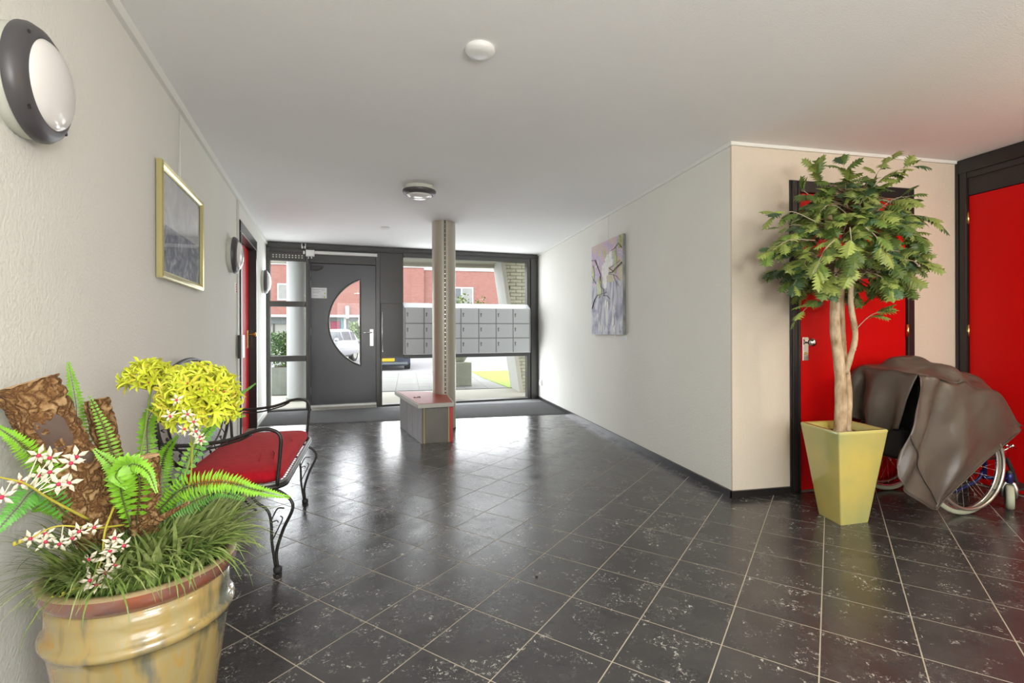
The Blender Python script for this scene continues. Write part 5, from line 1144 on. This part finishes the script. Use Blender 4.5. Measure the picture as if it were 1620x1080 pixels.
b = MB(); b.hexa([(ex(0), YB + .05, 0), (ex(0) + .09, YB + .05, 0), (ex(0) + .09, 9.75, 0), (ex(0), 9.75, 0)], [(ex(2.46), YB + .05, 2.46), (ex(2.46) + .09, YB + .05, 2.46), (ex(2.46) + .09, 9.75, 2.46), (ex(2.46), 9.75, 2.46)]); b.build('slanted_post', M['post_white'], wg)
proto = None; po = None
for r in range(38):
    z = .008 + r * .0635; off = -.11 * (r % 2)
    for c in range(6):
        x0 = 1.66 + off + c * .22; x1 = x0 + .21; lim = ex(z + .027) + .07
        if x1 < lim + .02 or x0 > 2.9: continue
        if x0 < lim:
            MB().box((lim, YB, z), (x1, YB + .06, z + .0535)).build('brick', M['brick_pale'], wg); continue
        if proto is None: proto = MB().box((x0, YB, z), (x1, YB + .06, z + .0535)).build('brick', M['brick_pale'], wg); po = Vector((x0, YB, z))
        else: copy_child(proto, wg, Vector((x0, YB + random.uniform(-.002, .002), z)) - po)
# planters and shrubs outside
def leafy(mb, n, fn, s0, s1):
    for _ in range(n):
        p = fn(); d = Vector((random.gauss(0, 1), random.gauss(0, 1), random.gauss(.3, 1))).normalized(); e = d.orthogonal().normalized(); f = d.cross(e); s = random.uniform(s0, s1)
        mb.add([p, p + e * s * .45 + f * s * .4, p + f * s * 1.1, p - e * s * .45 + f * s * .4], [(0, 1, 2, 3)])
pl = thing('concrete_planter', (-2.9, 9.9, 0), 'dark square concrete planter outside the left sidelight', 'planter')
px0, px1 = G(429, 618).x, G(466, 618).x; py = 9.55
a_ = aty(429, 618, py); c_ = aty(466, 618, py)
b = MB(); b.box((a_.x, py, 0), (c_.x, py + .5, .50)); b.build('box', M['concrete'], pl, bevel=.01)
MB().box((a_.x + .04, py + .04, .47), (c_.x - .04, py + .46, .512)).build('soil', M['soil'], pl)
random.seed(4); hg = thing('box_shrub', (a_.x + .2, py + .25, .5), 'bushy bright green box shrub in the dark concrete planter', 'shrub')
b = MB(); cxh, cyh = (a_.x + c_.x) / 2, py + .25
leafy(b, 2600, lambda: Vector((cxh + random.uniform(-1, 1) * .27, cyh + random.uniform(-1, 1) * .27, .52 + random.random() ** .8 * .58 + random.uniform(-.02, .05))), .025, .05); tag(b.build('leaves', M['hedge'], hg), kind='stuff')
b = MB(); 
for k in range(7): b.tube([(cxh + random.uniform(-.03, .03), cyh, .5), (cxh + random.uniform(-.2, .2), cyh + random.uniform(-.2, .2), 1.0)], .008, 5)
b.each('stem', M['twig'], hg)
b = MB(); leafy(b, 60, lambda: at(468, 508, 11) + Vector((random.uniform(-.06, .06), random.uniform(-.06, .06), random.uniform(-.22, .1))), .03, .05)
fs_ = tag(b.build('blossom_shrub', M['pinkflower']), 'sprig of pink blossom beside the porch column outside', 'shrub')
b = MB(); q0 = at(468, 508, 11); b.tube([(q0.x, q0.y, 0), (q0.x + .02, q0.y, .8), (q0.x, q0.y, q0.z + .05)], .01, 5); b.build('stem', M['twig'], fs_)
pb = thing('concrete_block', (0, 10, 0), 'square pale concrete block outside carrying a bowl planter', 'block')
q = aty(746, 611, 10.2); zt_ = aty(746, 573, 10.2).z
M['concrete_light'] = mat('light_concrete', (.48, .50, .40), .85, noise=.25, nscale=3, bump=.4, bscale=20)
MB().box((q.x - .50, 10.2, 0), (q.x, 10.7, zt_)).build('block', M['concrete_light'], pb, bevel=.012)
bw = thing('bowl_planter', (q.x - .25, 10.45, zt_), 'weathered concrete bowl planter standing on the pale block', 'planter')
MB().lathe([(.10, 0), (.13, .01), (.24, .18), (.25, .20), (.23, .20), (.20, .17)], (q.x - .25, 10.45, zt_), (0, 0, 1), 28)\
    .build('bowl', M['concrete_light'], bw, angle=50)
random.seed(8); bs = thing('loose_shrub', (q.x - .2, 10.45, zt_ + .17), 'loose yellow-green shrub growing in the bowl planter', 'shrub')
b = MB(); tips = []
for k in range(26):
    tx_ = Vector((q.x - .25 + random.uniform(-.42, .50), 10.45 + random.uniform(-.3, .3), random.uniform(1.35, 1.86) - .0)); tips.append(tx_); b.tube(bez([(q.x - .25, 10.45, zt_ + .15), vmul(Vector((q.x - .25, 10.45, zt_ + .15)), tx_, .5) + Vector((0, 0, .1)), tx_], 6), .005, 4)
b.each('stem', M['twig'], bs); b = MB(); leafy(b, 900, lambda: random.choice(tips) + Vector((random.gauss(0, .06), random.gauss(0, .06), random.gauss(-.03, .07))), .03, .055); tag(b.build('leaves', M['blossom'], bs), kind='stuff')

# terraced houses across the street (front plane y = 36)
HY = 36.0
def hx(u, v=500, y=HY): return aty(u, v, y).x
def hzv(u, v, y=HY): return aty(u, v, y).z
ho = thing('terraced_house', (hx(540), HY, 0), 'red brick terraced houses across the street with white trim', 'house')
z_f, z_t = 2.30, hzv(560, 421)
xs0, xs1, xst = hx(330), hx(1000), hx(671)
b = MB(); b.box((xs0, HY, z_f), (xst, HY + 8, z_t)); b.box((xst, HY + .35, z_f), (xs1, HY + 8, z_t - .12)); b.build('brick_wall', M['brick_red'], ho)
b = MB(); b.box((xs0, HY - .06, z_t), (xst, HY + 8, z_t + .28)); b.box((xst, HY + .3, z_t - .12), (xs1, HY + 8, z_t + .16)); b.build('roof_edge', M['pvc'], ho)
b = MB(); b.box((xs0, HY - .25, z_f - .16), (xs1, HY + .4, z_f)); b.build('fascia', M['pvc'], ho)
b = MB(); b.box((xs0, HY + .5, 0), (xs1, HY + 1, z_f - .16)); b.build('ground_floor_wall', M['house_beige'], ho)
b = MB(); b.box((xs0, HY + .3, z_f - .60), (hx(472), HY + .5, z_f - .16)); b.box((hx(472), HY + .35, z_f - .42), (xs1, HY + .5, z_f - .16)); b.build('lintel_band', M['house_grey'], ho)
def hwin(u0, u1, v0, v1, split, y=HY, gm=('curtain', 'curtain')):
    x0, x1, za_, zb2 = hx(u0), hx(u1), hzv(u0, v1), hzv(u0, v0); b = MB(); f = .10
    b.box((x0, y - .05, za_), (x1, y + .1, za_ + f)); b.box((x0, y - .05, zb2 - f), (x1, y + .1, zb2))
    xm = [x0] + [x0 + (x1 - x0) * s for s in split] + [x1]
    for k, x in enumerate(xm): b.box((x - (0 if k == 0 else f * .5 if k < len(xm) - 1 else f), y - .05, za_ + f), (x + (f if k == 0 else f * .5 if k < len(xm) - 1 else 0), y + .1, zb2 - f))
    o = b.build('window', M['pvc'], ho)
    for k in range(len(xm) - 1): MB().box((xm[k] + f * .4, y - .03, za_ + f * .5), (xm[k + 1] - f * .4, y - .01, zb2 - f * .5)).build('pane', M[gm[k % 2]], o)
hwin(439, 490, 448, 475, (.36, .68)); hwin(640, 671 - 8, 462, 462 + 1, (.5,)) if 0 else None
hwin(700, 750, 453, 493, (.25, .62), HY + .35, ('curtain', 'darkglass'))
MB().box((hx(521), HY + .42, 0), (hx(537.5), HY + .5, hzv(530, 508))).build('front_door', M['magenta'], ho)
MB().box((hx(539), HY + .2, 0), (hx(542), HY + .4, z_f - .16)).build('teal_post', M['teal'], ho)
MB().box((hx(543), HY + .2, 0), (hx(547), HY + .5, z_f - .16)).build('pale_pillar', M['pvc'], ho)
for u0, u1 in ((548, 553), (554.5, 560), (561.5, 575)): MB().box((hx(u0), HY + .44, 0.3), (hx(u1), HY + .5, hzv(550, 507))).build('lower_window', M['darkglass'], ho)
b = MB(); x = hx(550); b.tube([(x, HY - .15, hzv(550, 504)), (x, HY - .15, hzv(550, 484))], .13, 10); b.build('flue_pipe', M['pvc'], ho, smooth=True)
b = MB(); b.box((hx(429), HY + .45, 0), (hx(431.5), HY + .5, z_f - .5)); b.build('dark_post', M['black'], ho)
# hedges by the street
random.seed(14)
for (u0, u1, v0, v1, y, mm, lab) in ((538, 575, 540, 560, 27.5, 'hedge', 'low clipped green hedge beyond the white car'), (552, 578, 512, 548, 28.6, 'hedge_pale', 'taller grey-green shrub behind the low hedge across the street')):
    x0, x1 = hx(u0, 540, y), hx(u1, 540, y); za_, zb2 = 0, hzv(u0, v0, y); t = thing('street_shrub', ((x0 + x1) / 2, y, 0), lab, 'shrub'); b = MB()
    leafy(b, 1500, lambda: Vector((random.uniform(x0, x1), y + random.uniform(0, .9), .35 + (zb2 - .35) * random.random() ** .7 + random.uniform(-.1, .12))), .07, .16); tag(b.build('leaves', M[mm], t), kind='stuff')
    b = MB()
    for k in range(8): b.tube([(random.uniform(x0, x1), y + .45, -.02), (random.uniform(x0, x1), y + .45, zb2 * .8)], .025, 5)
    b.each('stem', M['twig'], t)
t = struct('garden_wall', (0, 27.3, 0)); x0, x1 = hx(538, 550, 27.2), hx(600, 550, 27.2); MB().box((x0, 27.2, -.02), (x1, 27.35, .42)).build('wall', M['house_grey'], t)

# cars
def car(name, label, loc, yaw, paint, sc=1.0):
    t = thing(name, loc, label, 'car'); R_c = Matrix.Rotation(yaw, 3, 'Z'); lo = Vector(loc)
    def T(x, y, z): return lo + R_c @ (Vector((x, y, z)) * sc)
    prof_ = [(-2.0, .20, .62, .78), (-1.95, .16, .86, .82), (-1.5, .25, .93, .84), (-.9, .24, .97, .85), (0, .24, .97, .86), (.9, .24, .97, .86), (1.6, .25, .98, .85), (1.95, .28, .88, .82), (2.02, .38, .66, .78)]
    b = MB(); rings = []
    for x, zl, zh, hw in prof_:
        for (yy, zz) in ((-hw * .85, zl), (-hw, zl + .12), (-hw, (zl + zh) / 2), (-hw * .96, zh - .05), (-hw * .86, zh), (hw * .86, zh), (hw * .96, zh - .05), (hw, (zl + zh) / 2), (hw, zl + .12), (hw * .85, zl)): rings.append(T(x, yy, zz))
    m_ = len(prof_); b.add(rings, [(i * 10 + k, i * 10 + (k + 1) % 10, (i + 1) * 10 + (k + 1) % 10, (i + 1) * 10 + k) for i in range(m_ - 1) for k in range(10)] + [tuple(range(10)), tuple((m_ - 1) * 10 + k for k in range(10))]); b.build('body', M[paint], t, angle=50)
    cab = [(-1.55, .93, .72), (-.85, 1.38, .62), (-.5, 1.46, .60), (1.0, 1.47, .60), (1.55, 1.36, .60), (1.9, .95, .74)]
    b = MB(); vs = []
    for x, z, hw in cab: vs += [T(x, -hw, z), T(x, hw, z), T(x, -.78 if z > 1 else -hw, .93), T(x, .78 if z > 1 else hw, .93)]
    b.add(vs, [(4 * i, 4 * i + 1, 4 * i + 5, 4 * i + 4) for i in range(5)] + [(4 * i, 4 * i + 4, 4 * i + 6, 4 * i + 2) for i in range(5)] + [(4 * i + 1, 4 * i + 3, 4 * i + 7, 4 * i + 5) for i in range(5)]); b.build('cabin', M[paint], t, angle=40)
    b = MB()
    for (i, sg) in ((1, -1), (1, 1)):
        for xa, xb in ((-.75, .15), (.25, 1.05), (1.15, 1.55)): b.add([T(xa - (.25 if xa < -.7 else 0), sg * .775, .98), T(xb, sg * .775, .98), T(xb - (.05 if xb > 1.2 else 0), sg * .645, 1.36), T(xa, sg * .645, 1.36)], [(0, 1, 2, 3)])
    b.add([T(-1.52, -.62, .98), T(-1.52, .62, .98), T(-.90, .55, 1.37), T(-.90, -.55, 1.37)], [(0, 1, 2, 3)]); b.add([T(1.895, -.62, 1.0), T(1.895, .62, 1.0), T(1.60, .52, 1.34), T(1.60, -.52, 1.34)], [(0, 1, 2, 3)])
    b.build('side_window', M['darkglass'], t)
    for x in (-1.28, 1.28):
        for s_ in (-1, 1):
            wv = MB().lathe([(.18, -.10), (.30, -.10), (.31, -.06), (.31, .06), (.30, .10), (.18, .10)], T(x, s_ * .74, .31), R_c @ Vector((0, 1, 0)), 24).build('wheel', M['rubber'], t, angle=40); MB().lathe([(.19, -.105), (.19, .105)], T(x, s_ * .74, .31), R_c @ Vector((0, 1, 0)), 16).build('rim', M['alu'], wv)
    for s_ in (-1, 1): MB().ball(T(-.80, s_ * .93, 1.02), .11 * sc, 10, (1, .8, .7)).build('wing_mirror', M[paint], t, smooth=True)
    for s_ in (-1, 1): MB().ball(T(-1.93, s_ * .62, .70), .13 * sc, 10, (1, 1, .6)).build('headlamp', M['chrome'], t, smooth=True)
    b = MB(); b.hexa([T(-2.06, -.26, .33), T(-2.06, .26, .33), T(-1.99, .26, .33), T(-1.99, -.26, .33)], [T(-2.06, -.26, .44), T(-2.06, .26, .44), T(-1.99, .26, .44), T(-1.99, -.26, .44)]); b.build('number_plate', M['plate'], t)
    b = MB(); b.hexa([T(-2.04, -.70, .22), T(-2.04, .70, .22), T(-1.9, .76, .22), T(-1.9, -.76, .22)], [T(-2.045, -.70, .30), T(-2.045, .70, .30), T(-1.9, .76, .30), T(-1.9, -.76, .30)]); b.build('bumper_trim', M['house_grey'], t); return t
p = at(513, 556, 21.5); car('parked_car', 'white hatchback parked in the street, seen through the half-round door light', (p.x, p.y, -.22), math.radians(72), 'car_white')
p = at(611, 575, 19.0); car('parked_car', 'dark blue car with yellow number plate parked before the right window', (p.x, p.y, -.22), math.radians(90 + 3), 'car_blue', .97)
